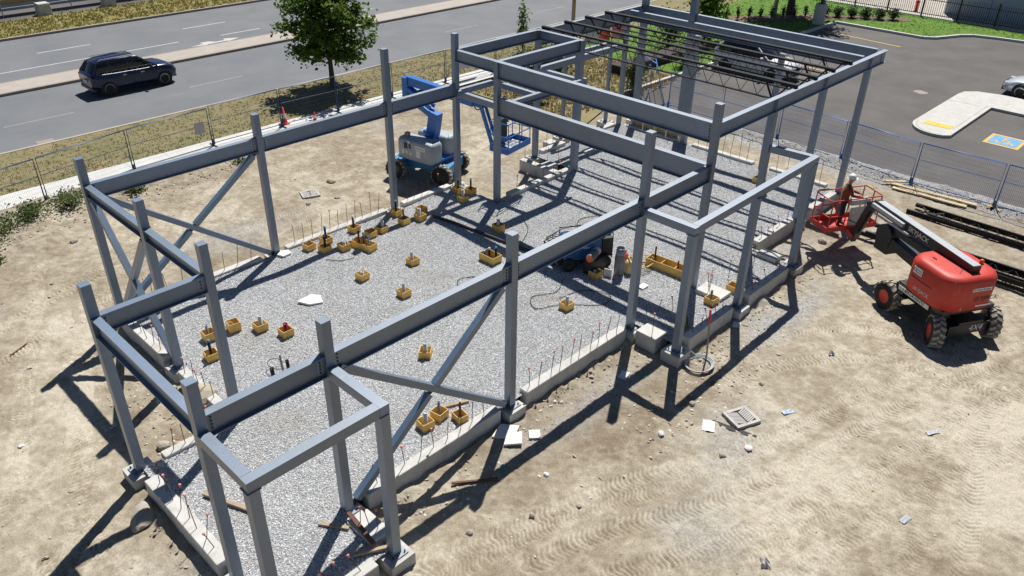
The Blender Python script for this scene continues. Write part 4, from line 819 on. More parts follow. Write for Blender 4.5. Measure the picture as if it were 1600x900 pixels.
# ---------------------------------------------------------------- welder and gas bottles
m_wblue = mat('welder_blue', (.02, .10, .26), .35, 0, .06, 4)
wl = thing('welder', 'blue engine driven welder on a black trolley under the front beam', 'welder', (6.55, 3.15, GR), R(-32))
s = MB(); s.prism([(x, y) for x, y in rounded_plan(-.78, .42, -.36, .36, .06, 3)], .34, .98); s.box((-.2, 0, 1.0), (1.0, .62, .03)); s.build('housing', m_wblue, wl, False)
s = MB(); s.box((.60, 0, .68), (.34, .70, .62)); s.box((-.2, 0, .27), (1.6, .74, .10)); s.cyl((.1, .1, .98), (.1, .1, 1.12), .05, 8); s.build('engine_end', m_dark, wl, False)
s = MB(); s.tube([(-.75, -.34, .95), (-.75, -.34, 1.15), (.75, -.34, 1.15), (.75, -.34, .3)], .02, 6); s.tube([(-.75, .34, .95), (-.75, .34, 1.15), (.75, .34, 1.15), (.75, .34, .3)], .02, 6); s.tube([(-.8, -.3, .3), (-1.25, -.3, .75), (-1.25, .3, .75), (-.8, .3, .3)], .02, 6); s.build('roll_cage', m_dark, wl, False)
WW = wheel_meshes(.22, .12, 0, m_dark, False)
for (x, y) in ((-.65, -.42), (.5, -.42), (-.65, .42), (.5, .42)): put_wheel(wl, WW, (x, y, .22))
text('Miller', .13, (-.12, -.3635, .74), (1, 0, 0), (0, 0, 1), m_sign, wl, 'maker_lettering'); text('C', .2, (-.38, -.3635, .75), (1, 0, 0), (0, 0, 1), m_sign, wl, 'emblem')
s = MB(); s.box((.62, .1, 1.1), (.3, .4, .12)); s.tube([(.45+.2*math.cos(a), .05+.2*math.sin(a), 1.18+.012*a) for a in np.linspace(0, 14, 40)], .018, 5, m=1); s.build('cable_heap', [m_wood, m_fresh], wl, False)
def cylr(name, label, p, r_, h, mt, lie=False, rz=0., extra=None):
    t = thing(name, label, 'gas cylinder', p, rz, 'gas cylinders by the welder'); s = MB(); pr = [(.001, 0), (r_*.8, .0), (r_, .05), (r_, h-.14), (r_*.75, h-.04), (r_*.3, h)]
    if lie: s.lathe(pr, (0, 0, r_), 18, axis='x'); s.build('tank', mt, t, False); s = MB(); s.lathe([(.001, -.006), (r_*.72, -.006), (r_*.80, -.001), (r_*.8, .004)], (0, 0, r_), 18, axis='x'); s.build('end_disc', m_orange, t, False); s = MB(); s.lathe([(r_*1.005, h*.55), (r_*1.005, h*.75)], (0, 0, r_), 18, axis='x'); s.build('paper_label', m_sign, t, False)
    else:
        s.lathe(pr, n=18); s.build('tank', mt, t, False); s = MB()
        s.lathe([(r_*.85, h-.06), (r_*.88, h+.16), (r_*.80, h+.16), (r_*.8, h-.06)], n=18); s.cyl((0, 0, h-.02), (0, 0, h+.1), .03, 8); s.build('collar', m_steel2, t, False)
m_tank = mat('tank_grey', (.20, .20, .19), .45, .1, .15, 5)
cylr('gas_cylinder', 'grey gas cylinder standing upright with a ring collar', (6.78, 1.98, GR), .155, .74, m_tank)
cylr('gas_cylinder', 'grey gas cylinder lying on its side with an orange end', (5.98, 2.52, .52), .135, .85, m_tank, True, R(18))
s = MB(); s.box((6.45, 2.62, .28), (.85, .3, .46)); tag(s.build('bottle_rack', m_dark, loc=(6.45, 2.62, GR)), 'low black rack carrying the lying gas cylinder', 'rack')
def jerry(label, p, mt, h, rz):
    t = thing('jerry_can', label, 'fuel can', p, rz, 'fuel cans by the gas cylinder'); s = MB(); s.loft([[(x*k, y*k, z) for x, y in rounded_plan(-.15, .15, -.11, .11, .05, 3)] for z, k in ((0, .95), (.02, 1), (h*.75, 1), (h*.92, .75), (h, .55))]); s.build('can_body', mt, t, False)
    s = MB(); s.tube([(-.1, 0, h*.92), (-.06, 0, h+.08), (.06, 0, h+.08), (.1, 0, h*.92)], .018, 6); s.cyl((.1, 0, h*.9), (.13, 0, h+.06), .025, 8); s.build('can_handle', mt, t, False)
jerry('bright red plastic fuel can behind the upright gas cylinder', (7.32, 2.2, GR), mat('can_red', (.55, .02, .03), .35), .42, R(20)); jerry('pale yellow fuel can beside the upright gas cylinder', (7.08, 1.84, GR), mat('can_cream', (.60, .46, .22), .5), .40, R(50))
s = MB(); s.lathe([(.05, 0), (.05, .22), (.045, .225), (.001, .226)], n=12); o = s.build('spray_can', m_pvc); o.location = (6.13, 2.40, gzf(6.1, 2.4)); tag(o, 'white spray can inside the form box by the welder', 'can')
s = MB(); s.box((0, 0, .14), (.02, .24, .26), R(20)); o = s.build('paper_card', m_sign); o.location = (6.42, 2.12, gzf(6.4, 2.1)); tag(o, 'small white card leaning at the welder rack', 'card')
s = MB(); s.tube([(7.62+(.12+.016*i*.3)*math.cos(i*.6)*1.6, 1.72+(.12+.016*i*.3)*math.sin(i*.6), GR+.03+.004*i) for i in range(46)], .016, 5); tag(s.build('cord_coil', mat('yellow_cord', (.55, .38, .10), .7), loc=(7.62, 1.72, GR)), 'coil of yellow cord lying between two form boxes', 'cord')
# ================================================================ cars
def car(name, label, loc, rz, paint, L=4.65, W=1.86, H=1.66, kind='suv', roofmat=None, rails=True, plate=None):
    t = thing(name, label, 'car', loc, rz, None); hw = W/2
    if kind == 'suv':
        st = [(-L/2, .50, .98, .82), (-L/2+.08, .38, 1.08, .92), (-L/2+.5, .28, 1.11, .985), (-1.0, .26, 1.08, 1.0), (0, .26, 1.06, 1.0), (.75, .26, 1.05, 1.0), (1.05, .26, 1.07, .99), (1.6, .28, 1.03, .975), (L/2-.3, .30, .96, .94), (L/2-.08, .36, .86, .87), (L/2, .48, .70, .76)]
        gh = [(-L/2+.14, 1.06, .74), (-L/2+.45, H-.10, .63), (-L/2+.8, H-.03, .67), (-.4, H, .69), (.3, H-.03, .68), (1.15, 1.05, .80)]
        wx = 1.40
    else:
        st = [(-L/2, .50, .85, .78), (-L/2+.1, .36, .95, .88), (-L/2+.6, .24, .98, .97), (-1.0, .22, .93, 1.0), (0, .22, .91, 1.0), (.75, .22, .90, 1.0), (1.05, .22, .90, .99), (1.6, .24, .84, .97), (L/2-.35, .25, .74, .92), (L/2-.1, .30, .62, .84), (L/2, .40, .52, .72)]
        gh = [(-L/2+.45, .96, .70), (-1.15, H-.12, .60), (-.8, H-.03, .63), (-.2, H, .64), (.25, H-.05, .63), (1.25, .90, .78)]
        wx = 1.33
    rings = []
    for (x, zb, zt, k) in st:
        w_ = hw*k; half = [(w_*.80, zb), (w_*.95, zb+.05), (w_*.99, zb+.22), (w_, (zb+zt)/2), (w_*.985, zt-.14), (w_*.93, zt-.03), (w_*.80, zt)]
        rings.append([(x, y, z) for y, z in half] + [(x, 0, zt+.035)] + [(x, -y, z) for y, z in reversed(half)] + [(x, 0, zb)])
    s = MB(); s.loft(rings); body = s.build('body', paint, t, False)
    def half_w(x):
        for a, b_ in zip(st[:-1], st[1:]):
            if a[0] <= x <= b_[0]: u = (x-a[0])/(b_[0]-a[0]); return hw*(a[3]+(b_[3]-a[3])*u), a[2]+(b_[2]-a[2])*u
        return hw*.8, .9
    # glasshouse
    s = MB(); gr = []
    for (x, z, k) in gh:
        wb, zb = half_w(x); gr.append([(x, wb*.93, zb-.03), (x, hw*k+(wb*.93-hw*k)*.04, z-.05), (x, hw*k*.92, z), (x, 0, z+.02), (x, -hw*k*.92, z), (x, -hw*k-(wb*.93-hw*k)*.04, z-.05), (x, -wb*.93, zb-.03)])
    s.loft(gr); s.build('windows', m_glass, t, False)
    s = MB(); rf = []
    for (x, z, k) in gh[1:5]: rf.append([(x, hw*k+.012, z-.06), (x, hw*k*.93, z+.012), (x, 0, z+.034), (x, -hw*k*.93, z+.012), (x, -hw*k-.012, z-.06), (x, 0, z-.03)])
    s.loft(rf); s.build('roof', roofmat or paint, t, False)
    pm = m_dark if kind == 'suv' else paint
    for sd in (-1, 1):
        (x0, z0, k0), (x1, z1, k1) = gh[4], gh[5]; s = MB(); s.bar((x0, sd*(hw*k0+.005), z0-.05), (x1+.02, sd*(half_w(x1)[0]*.93), z1-.02), .05, .06); s.build('pillar', paint, t, False)
        (x0, z0, k0), (x1, z1, k1) = gh[1], gh[0]; s = MB(); s.bar((x0, sd*(hw*k0+.005), z0-.05), (x1, sd*(half_w(x1)[0]*.9), z1), .10, .12); s.build('pillar', paint, t, False)
        for xm in (-.25, -1.15 if kind == 'suv' else -.95): s = MB(); s.bar((xm, sd*(hw*.67), H-.07), (xm+.05, sd*(half_w(xm)[0]*.935), half_w(xm)[1]-.03), .03, .05); s.build('pillar', pm, t, False)
    s = MB()
    for sd in (-1, 1):
        pts = [(x, sd*(half_w(x)[0]*.955+.02), half_w(x)[1]-.02) for x in np.linspace(-L/2+.55, 1.05, 8)]; s.tube(pts, .012, 4)
    s.build('chrome_trim', m_chrome, t, False)
    if rails:
        s = MB()
        for sd in (-1, 1): s.tube([(-1.55, sd*.55, H-.0), (-1.4, sd*.56, H+.055), (.1, sd*.56, H+.055), (.3, sd*.55, H-.0)], .018, 5)
        s.build('roof_rail', m_lgrey, t, False)
    s = MB()
    for sd in (-1, 1):
        for xw in (-wx, wx): s.cyl((xw, sd*(half_w(xw)[0]-.16), .36), (xw, sd*(half_w(xw)[0]+.006), .37), .395, 24)
    s.build('wheel_arch', m_rubber, t, False)
    wm = wheel_meshes(.36, .23, 0, m_alloy, False, .70)
    for xw in (-wx, wx):
        for sd in (-1, 1):
            put_wheel(t, wm, (xw, sd*(hw-.10), .36))
    for sd in (-1, 1):
        s = MB(); s.box((L/2-.16, sd*hw*.66, .76 if kind == 'suv' else .64), (.18, .34, .11)); s.build('headlight', m_lamp, t, False)
        s = MB(); s.box((-L/2+.07, sd*hw*.70, .93 if kind == 'suv' else .82), (.12, .30, .12)); s.build('tail_light', m_tail, t, False)
        s = MB(); s.box((.78, sd*(hw+.08), half_w(.8)[1]+.07), (.12, .18, .13)); s.build('mirror', paint, t, False)
        for xm in (-.55, .35): s = MB(); s.box((xm, sd*(hw*.99+.004), half_w(xm)[1]-.17), (.18, .025, .03)); s.build('door_handle', m_chrome, t, False)
        s = MB()
        for xm in (-.95, -.1, .85): s.box((xm, sd*(hw*.995+.001), .62), (.008, .008, .62))
        s.build('door_seam', m_dark, t, False)
    s = MB(); s.box((-L/2-.012, 0, .72), (.012, .50, .12)); s.build('licence_plate', m_sign, t, False)
    s = MB(); s.box((L/2-.01, 0, .55), (.05, .9, .14)); s.box((L/2-.12, 0, .33), (.24, 1.3, .10)); s.box((-L/2+.1, 0, .38), (.2, 1.5, .14)); s.build('bumper_trim', m_dark, t, False)
    return t
m_alloy = mat('alloy_wheel', (.30, .30, .31), .35, .6); m_lamp = mat('headlamp', (.55, .57, .6), .1, 0, spec=.8); m_tail = mat('tail_lamp', (.35, .01, .012), .2)
m_navy = mat('navy_paint', (.004, .011, .05), .25, .1, coat=.5); m_pearl = mat('white_paint', (.80, .81, .83), .3, 0, coat=.4); m_silver = mat('silver_paint', (.58, .63, .69), .3, .2, coat=.5)
car('suv', 'dark blue SUV driving along the near lane of the road', (4.72, 31.85, RZ+.004), 0, m_navy, L=4.3)
car('suv', 'white SUV with black roof parked in the lot beyond the roof joists', (30.55, 10.75, LZ+.004), R(-90), m_pearl, roofmat=m_glass, rails=False)
car('sedan', 'silver blue car at the right edge beyond the concrete island', (37.35, -2.35, LZ+.004), R(92), m_silver, 4.5, 1.78, 1.43, 'sedan', rails=False)
# ================================================================ temporary fence panels
def panel_meshes(L, H_, wt=.003):
    f = MB(); f.tube([(.05, 0, .05), (.05, 0, H_), (L-.05, 0, H_), (L-.05, 0, .05)], .026, 6); f.cyl((.05, 0, .12), (L-.05, 0, .12), .017, 6); f.cyl((.05, 0, H_*.62), (L-.05, 0, H_*.62), .014, 6)
    wv = MB(); n = int((L-.1)/.06)
    for i in range(1, n): wv.bar((.05+.06*i*(L-.1)/(n*.06), 0, .12), (.05+.06*i*(L-.1)/(n*.06), 0, H_), wt, wt, (0, 1, 0))
    for k in range(1, 9): wv.bar((.05, 0, .12+(H_-.12)*k/9), (L-.05, 0, .12+(H_-.12)*k/9), wt, wt)
    ft = MB(); ft.bar((0, -.32, .02), (0, .32, .02), .06, .035); ft.cyl((0, 0, .02), (0, 0, .3), .024, 6)
    out = []
    for nm_, q_ in (('frame', f), ('wire_mesh', wv), ('foot', ft)): o = q_.build(nm_, m_fence); out.append((nm_, o.data)); bpy.data.objects.remove(o)
    return out
def fence_panel(a, b_, z, label, group, H_=1.72, mt=None, tilt=0.):
    a = Vector((*a, z)); b_ = Vector((*b_, z)); L = (b_-a).length; t = thing('temporary_fence', label, 'fence', a, math.atan2(b_.y-a.y, b_.x-a.x), group); t.rotation_euler[0] = tilt
    for nm_, me_ in panel_meshes(L, H_, .0045 if mt else .003):
        if mt: me_.materials[0] = mt
        o = meshpart(nm_, me_, t)
        if nm_ == 'wire_mesh': o['kind'] = 'stuff'
    o = meshpart('foot', me_, t, (L, 0, 0)); return t
SP = [(-10.7, 18.6), (-7.1, 19.3), (-3.5, 20.0), (0, 20.72), (3.5, 20.95), (6.85, 21.0), (9.8, 20.9), (13.05, 20.95), (16.6, 20.95), (20.25, 20.9), (23.8, 20.9)]
ORD = ['first', 'second', 'third', 'fourth', 'fifth', 'sixth', 'seventh', 'eighth', 'ninth', 'tenth']
for i in range(1, 10):
    fence_panel(SP[i], SP[i+1], G+.09 if i > 3 else G, 'dark blue wire fence panel along the sidewalk, %s from the left edge' % ORD[i-1], 'sidewalk fence panels')
LP = [(21.25, -10.6), (21.2, -7.5), (21.15, -4.47), (21.1, -1.44), (21.45, 1.6), (21.7, 4.65), (21.95, 7.7), (22.1, 10.75)]
for i in range(7):
    fence_panel(LP[i], LP[i+1], G+.02, 'bright blue wire fence panel beside the car park, %s from the right edge' % ORD[i], 'car park fence panels', 1.72, m_fence2)
fence_panel((22.2, 11.0), (24.6, 12.9), G+.05, 'bright blue fence panel leaning askew beyond the far corner of the frame', 'loose fence panels', 1.9, m_fence2, R(-16)); fence_panel((21.9, 11.9), (23.3, 14.2), G+.05, 'bright blue fence panel standing crooked by the tall weeds', 'loose fence panels', 1.9, m_fence2, R(12))
s = MB(); s.box((0, 0, .02), (.06, .75, .035), R(-35)); s.box((0, 0, .05), (.06, .5, .03), R(40)); o = s.build('yellow_foot_board', mat('yellow_board', (.62, .44, .12), .6)); o.location = (21.1, -4.47, G+.03); tag(o, 'crossed yellow boards at the foot of a car park fence post', 'boards')
s = MB(); s.box((3.0, 20.9, .72), (.42, .012, .5)); tag(s.build('fence_notice', mat('grey_notice', (.42, .42, .42), .6), loc=(3.0, 20.9, .5)), 'small grey notice hung on the sidewalk fence left of the tree', 'notice')
s = MB(); s.box((18.2, 20.88, .75), (1.5, .02, .8)); tag(s.build('white_sign', m_sign, loc=(18.2, 20.88, .4)), 'large white blank sign on the sidewalk fence behind the rear bay', 'sign')
# traffic cones
def cone(x, y, h, label):
    t = thing('traffic_cone', label, 'cone', (x, y, G+.09), 0, 'orange cones by the sidewalk fence'); r_ = h*.2
    s = MB(); s.box((0, 0, .02), (r_*2.4, r_*2.4, .04)); s.lathe([(r_, .04), (r_*.25, h), (.001, h)], n=14); s.build('cone_body', m_orange2, t, False)
    s = MB(); s.lathe([(r_*.74+.004, h*.38), (r_*.50+.004, h*.66)], n=14); s.build('reflective_band', m_sign, t, False)
m_orange2 = mat('cone_red', (.75, .05, .03), .5)
cone(7.1, 21.25, .78, 'tall red and white traffic cone by the sidewalk fence'); cone(8.3, 20.6, .45, 'short red traffic cone on the sidewalk by the tree shade')
# ================================================================ trees and plants
def leaf_cloud(pts, size, seed, flat=.3):
    r_ = np.random.default_rng(seed); P = np.asarray(pts); N = len(P); nrm = r_.normal(size=(N, 3)); nrm[:, 2] = np.abs(nrm[:, 2])+flat; nrm /= np.linalg.norm(nrm, axis=1)[:, None]
    a = np.cross(nrm, r_.normal(size=(N, 3))); a /= np.linalg.norm(a, axis=1)[:, None]; b_ = np.cross(nrm, a); sz = size*r_.uniform(.6, 1.35, N)[:, None]
    V = np.stack([P-a*sz*.5, P-b_*sz*.38+nrm*sz*.06, P+a*sz*.6, P+b_*sz*.38+nrm*sz*.06], 1).reshape(-1, 3); F = np.arange(N*4).reshape(N, 4); return V, F
def rawmesh(name, V, F, mt, parent=None, loc=(0, 0, 0)):
    me_ = bpy.data.meshes.new(name); me_.from_pydata(V.tolist() if hasattr(V, 'tolist') else V, [], F.tolist() if hasattr(F, 'tolist') else F); me_.materials.append(mt); o = bpy.data.objects.new(name, me_); COL.objects.link(o); o.location = loc
    if parent is not None: o.parent = parent
    return o
def tree(x, y, z, label, trunk_h, crown_r, crown_h, nleaf, seed, lsize=.17, mt=None, trunk_r=.13, lean=0., zlow=0.):
    t = thing('tree', label, 'tree', (x, y, z), 0); r_ = random.Random(seed); s = MB(); tips = []
    top = trunk_h+crown_h*.72
    s.tube([(0, 0, -.05), (lean*.3, 0, trunk_h*.5), (lean*.6, .02, trunk_h), (lean, .05, trunk_h+crown_h*.35), (lean, 0, top)], [trunk_r*1.35, trunk_r, trunk_r*.85, trunk_r*.5, .02], 9)
    nb = 26
    for i in range(nb):
        f = (i+.5)/nb; z0 = trunk_h*.92+(crown_h*.62)*f; a = i*2.399+r_.uniform(-.3, .3); prof = math.sin(math.pi*min(1, (.16+f*.84)))**.6
        ln = crown_r*prof*r_.uniform(.78, 1.08); up = (.12+.75*f)*ln; p0 = Vector((lean*.8, 0, z0)); p1 = p0+Vector((math.cos(a)*ln*.55, math.sin(a)*ln*.55, up*.62)); p2 = p0+Vector((math.cos(a)*ln, math.sin(a)*ln, up*.85-.10*ln))
        s.tube([p0, p1, p2], [trunk_r*.36*(1.1-f*.5), trunk_r*.2, .008], 5)
        for k in range(9):
            u = .30+.70*k/8; q = p0.lerp(p1, u*2) if u < .5 else p1.lerp(p2, u*2-1); tips.append((q, .20+.34*(1-abs(u-.65))*crown_r/2.4))
            if k % 2 == 0:
                tw = q+Vector((r_.gauss(0, .3), r_.gauss(0, .3), r_.uniform(-.12, .3)))*crown_r/2.4; s.tube([q, tw], [.012, .004], 4); tips.append((tw, .26*crown_r/2.4))
    s.build('trunk', m_bark, t, False); rg = np.random.default_rng(seed); per = nleaf//len(tips); pts = []
    for q, sp in tips: pts.append(np.array(q)+rg.normal(size=(per, 3))*sp*np.array([.75, .75, .52]))
    P = np.concatenate(pts); P = P[P[:, 2] > zlow]; V, F = leaf_cloud(P, lsize, seed); rawmesh('crown', V, F, mt or m_leaf, t); return t
tree(11.95, 24.45, RZ+.09, 'leafy green maple on the dry verge beside the road', 1.45, 2.05, 5.6, 13000, 5, .19, zlow=.95)
tree(45.8, 16.6, LZ+.12, 'tree with a stout grey trunk on the lawn behind the parking lot', 3.6, 3.2, 5.5, 9000, 9, .24, m_leaf, .22, zlow=3.4)
def shrub(x, y, z, label, r_, h, n_, seed, mt=None, ls=.12, name='shrub', group=None):
    t = thing(name, label, 'shrub', (x, y, z), 0, group); s = MB(); rg = np.random.default_rng(seed); P = []
    for k in range(14):
        a = k*2.4; q = np.array([math.cos(a)*r_*.6*rg.random(), math.sin(a)*r_*.6*rg.random(), h*(.3+.62*rg.random())]); s.tube([(0, 0, 0), tuple(q*.6), tuple(q)], [.02, .014, .005], 4); P.append(q+rg.normal(size=(n_//14, 3))*np.array([r_*.30, r_*.30, h*.17]))
    s.build('stem', m_bark, t, False); P = np.concatenate(P); P[:, 2] = np.abs(P[:, 2])+.03; V, F = leaf_cloud(P, ls, seed); rawmesh('foliage', V, F, mt or m_leaf2, t); return t
shrub(34.6, 16.6, LZ+.1, 'dark young tree behind the right-hand tall column', 1.6, 3.6, 2600, 21, m_leaf, .2); shrub(31.5, 17.2, LZ+.1, 'small dark bush left of the right-hand tall column', 1.0, 2.0, 1200, 22, m_leaf, .16)
shrub(20.4, 17.2, LZ+.05, 'wide dark green bush behind the rear bay of the frame', 1.5, 1.9, 2400, 23, m_leaf2, .15); shrub(17.6, 15.6, G, 'low green bush behind the small rear columns', 1.0, .9, 1300, 24, m_weed, .12)
shrub(22.6, 13.2, LZ+.05, 'tall weedy clump beside the crooked blue fence', .55, 1.5, 1300, 25, m_weed, .13); shrub(28.4, 13.9, LZ+.1, 'round shrub behind the white SUV', .8, .9, 900, 26, m_leaf2, .12); shrub(24.2, 22.6, RZ+.1, 'slim sapling above the joists at the road edge', .4, 2.6, 500, 27, m_leaf, .15)
hedge_lab = ['leftmost', 'second', 'third', 'fourth', 'fifth', 'rightmost']
for k in range(6):
    u = k/5; shrub(46.9+2.6*u, 14.55-3.9*u, LZ+.12, 'clipped round dark shrub in the lawn hedge, %s of six' % hedge_lab[k], .48, .62, 700, 30+k, m_leaf2, .10, group='hedge on the lawn')
for k in range(9):
    u = k/8; shrub(40.6+5.4*u, 18.7-4.0*u, LZ+.13, 'small upright young shrub in the mulch row, %s from the left' % ORD[k], .22, .75, 220, 40+k, m_leaf2, .09, 'young_shrub', 'row of young shrubs in the mulch')
# weeds by the sidewalk corner
wl_ = [(-3.1, 19.0, .75, .5, 'dense weed clump at the foot of the second fence post'), (-4.4, 18.9, .8, .45, 'weed clump left of the second fence post'), (-5.6, 18.4, .9, .45, 'broad weed clump at the left edge below the sidewalk'), (-6.6, 17.6, .8, .4, 'weed clump lowest at the left edge'),
 (-.9, 18.7, .45, .35, 'small weed tuft behind the long back left beam'), (-6.9, 15.6, .4, .2, 'sparse weeds on the bare bank at the left edge'), (3.4, 18.6, .6, .3, 'weed strip under the long back beam'), (-6.3, 16.4, .35, .2, 'thin sprouts beside the pale stones at left'), (-7.6, 14.4, .35, .2, 'thin sprouts low on the left edge')]
for k, (x, y, r_, h, lb) in enumerate(wl_): shrub(x, y, gz(x, y)-.03, lb, r_, h, 700 if h > .3 else 200, 60+k, m_weed, .085, 'weed_clump')
def tufts(name, label, rects, dens, h, mt, zf, seed, sp=1.):
    rg = np.random.default_rng(seed); V = []; 
    for (x0, x1, y0, y1) in rects:
        N = int((x1-x0)*(y1-y0)*dens); px = rg.uniform(x0, x1, N); py = rg.uniform(y0, y1, N); pass
        for k in range(4):
            a = rg.uniform(0, 6.28, N); hh = h*rg.uniform(.5, 1.3, N); w_ = .02*sp; bx_ = px+rg.normal(size=N)*.04; by_ = py+rg.normal(size=N)*.04; c, s_ = np.cos(a), np.sin(a); z0 = zf(px, py)
            V.append(np.stack([np.stack([bx_-c*w_, by_-s_*w_, z0], 1), np.stack([bx_+c*w_, by_+s_*w_, z0], 1), np.stack([bx_-s_*hh*.6, by_+c*hh*.6, z0+hh], 1)], 1).reshape(-1, 3))
    V = np.concatenate(V); F = np.arange(len(V)).reshape(-1, 3); o = rawmesh(name, V, F, mt); tag(o, label, 'grass', kind='stuff'); return o
tufts('dry_grass', 'dry straw coloured grass on the verge between road and sidewalk', [(-12, 30, 21.7, 25.95)], 28, .045, m_dry, lambda x, y: np.full(x.shape, RZ+.09), 71)
tufts('green_grass', 'green grass blades mixed into the verge edge', [(-12, 8, 21.65, 22.6), (14, 30, 21.7, 24)], 12, .06, m_weed, lambda x, y: np.full(x.shape, RZ+.09), 72)
tufts('far_grass', 'yellow green grass on the far side of the road', [(-4, 34, 46.3, 50.9)], 25, .12, leafmat('far_grass_blade', (.17, .165, .04), (.27, .22, .07), .5), lambda x, y: np.full(x.shape, RZ+.11), 73, 1.6)
tufts('lawn_blades', 'bright green mown lawn grass beyond the car park', [(27.2, 46, 13.7, 21), (46.3, 52.5, 6, 21), (50, 52.5, -8, 6)], 14, .035, m_grass, lambda x, y: np.full(x.shape, LZ+.11), 74, 1.6)
tufts('straw_patch', 'straw coloured rough grass behind the rear columns', [(16.6, 26.5, 12.8, 19.8)], 40, .14, m_dry, lambda x, y: np.full(x.shape, LZ+.07), 75, 1.3)
# ================================================================ background
s = MB(); lp = thing('lamp_post', 'black lamp post on a grey concrete drum at the lawn corner', 'lamp post', (44.4, 13.75, LZ+.1))
s = MB(); s.lathe([(.40, -.1), (.40, 1.25), (.34, 1.35), (.001, 1.36)], (44.4, 13.75, LZ+.1), 18); s.build('concrete_base', m_conc2, lp)
s = MB(); s.cyl((44.4, 13.75, LZ+1.4), (44.4, 13.75, 8), .1, 10); s.box((44.4, 13.75, LZ+1.48), (.34, .34, .04)); s.build('pole', m_iron, lp)
s = MB(); s.box((43.9, 13.75, 8.02), (1.1, .4, .12)); s.build('lamp_head', m_iron, lp)
s = MB(); s.cyl((0, 0, 0), (0, 0, 8.5), .15, 10, r2=.11); o = s.build('utility_pole', m_wood); o.location = (45.1, 17.4, LZ+.1); tag(o, 'grey utility pole beside the stout tree trunk on the lawn', 'pole')
s = MB(); s.cyl((0, 0, 0), (0, 0, 7.5), .13, 10, r2=.10); o = s.build('utility_pole', m_wood); o.location = (28.4, 22.3, RZ+.1); tag(o, 'brown wooden pole above the joist ends by the road', 'pole')
# iron picket fence, each bay one object
fy = [24.5-2.45*k for k in range(16)]
pk = MB(); pk.bar((0, 0, .18), (0, -2.45, .18), .04, .05); pk.bar((0, 0, 1.15), (0, -2.45, 1.15), .04, .05); _o = pk.build('rails', m_iron); RAIL = _o.data; bpy.data.objects.remove(_o)
pk = MB()
pk.box((0, 0, .72), (.026, .026, 1.36)); pk.lathe([(.013, 1.4), (.001, 1.5)], n=4); _o = pk.build('picket', m_iron); PICK = _o.data; bpy.data.objects.remove(_o)
pk = MB(); pk.box((0, 0, .75), (.10, .10, 1.5)); pk.lathe([(.06, 1.5), (.05, 1.55), (.001, 1.6)], n=8); _o = pk.build('post', m_iron); POST = _o.data; bpy.data.objects.remove(_o)
irf = thing('iron_fence', 'black iron picket fence on the far side of the lawn', 'fence', (52.45, 0, LZ+.12))
for y in fy:
    meshpart('post', POST, irf, (0, y, 0)); meshpart('rail', RAIL, irf, (0, y, 0))
    for k in range(1, 17): meshpart('picket', PICK, irf, (0, y-.144*k, 0))
s = MB(); s.box((52.75, -10, LZ+.1), (.9, 120, .1)); struct(s.build('fence_footing', m_conc2))
sheet('pale_path', [(53.2, -60), (140, -60), (140, 60), (53.2, 60)], LZ+.05, mat('pale_paving', (.42, .38, .33), .9, 0, .15, 1.2))
gb = thing('building', 'long plain blue grey panelled building behind the iron fence', 'building', (60, -8, LZ))
for k in range(9):
    s = MB(); s.box((55.15, 9.1-3.0*k-1.5, 2.6), (.2, 2.97, 5.6)); s.build('wall_panel', mat('panel_blue_grey', (.44, .49, .55), .6, 0, .05, .6) if k == 0 else bpy.data.materials['panel_blue_grey'], gb)
s = MB(); s.box((63, -4.4, 2.6), (15.4, 26.9, 5.55)); s.box((63, -4.4, 5.5), (15.8, 27.3, .25)); s.build('hall', bpy.data.materials['panel_blue_grey'], gb)
s = MB(); s.lathe([(.16, 0), (.16, .06), (.11, .08), (.11, .6), (.15, .62), (.13, .75), (.04, .86), (.001, .87)], n=12); s.cyl((-.2, 0, .45), (.2, 0, .45), .06, 8); o = s.build('fire_hydrant', m_orange2); o.location = (53.9, 10.7, LZ+.05); tag(o, 'small red hydrant behind the iron fence', 'hydrant')
# far side of the road: hoarding, fence and ballast blocks
hd = thing('hoarding', 'tall coloured hoarding across the road at top left', 'hoarding', (8, 53.2, RZ))
for k in range(16):
    s = MB(); s.box((-8+2.4*k, 53.2, 1.5), (2.39, .08, 2.9)); s.build('hoarding_board', [mat('hoarding_ochre', (.55, .34, .10), .7), mat('hoarding_navy', (.05, .06, .24), .7), mat('hoarding_ochre2', (.62, .42, .12), .7)][k % 3] if k < 3 else [bpy.data.materials['hoarding_ochre'], bpy.data.materials['hoarding_navy'], bpy.data.materials['hoarding_ochre2']][(k*5) % 3], hd)
s = MB(); s.box((10, 53.1, .25), (38, .2, .42)); s.build('kick_board', m_bgrey, hd)
for i, (x, lb) in enumerate(((3.0, 'leftmost'), (7.3, 'second'), (11.65, 'third'), (16, 'fourth'), (20.4, 'fifth'))):
    if i == 0: continue
    s = MB(); s.loft([[(x+a*k, 51.5+b_*k, z) for a, b_ in rounded_plan(-.42, .42, -.42, .42, .06, 2)] for z, k in ((RZ+.07, 1), (RZ+.8, .93), (RZ+.86, .86))], smooth=False); tag(s.build('concrete_block', m_conc2, loc=(x, 51.5, RZ)), 'grey concrete ballast block by the far hoarding, %s from the left' % ['', 'first', 'second', 'third', 'fourth'][i], 'block', 'ballast blocks across the road')
s = MB()
for x in (1, 5, 9.4, 13.8, 18.2): s.cyl((x, 52.3, RZ), (x, 52.3, 1.9), .03, 6)
s.cyl((-4, 52.3, .9), (24, 52.3, .9), .03, 6); s.cyl((-4, 52.3, .35), (24, 52.3, .35), .03, 6); tag(s.build('pipe_railing', m_bgrey, loc=(8, 52.3, RZ)), 'thin grey pipe railing in front of the far hoarding', 'railing')
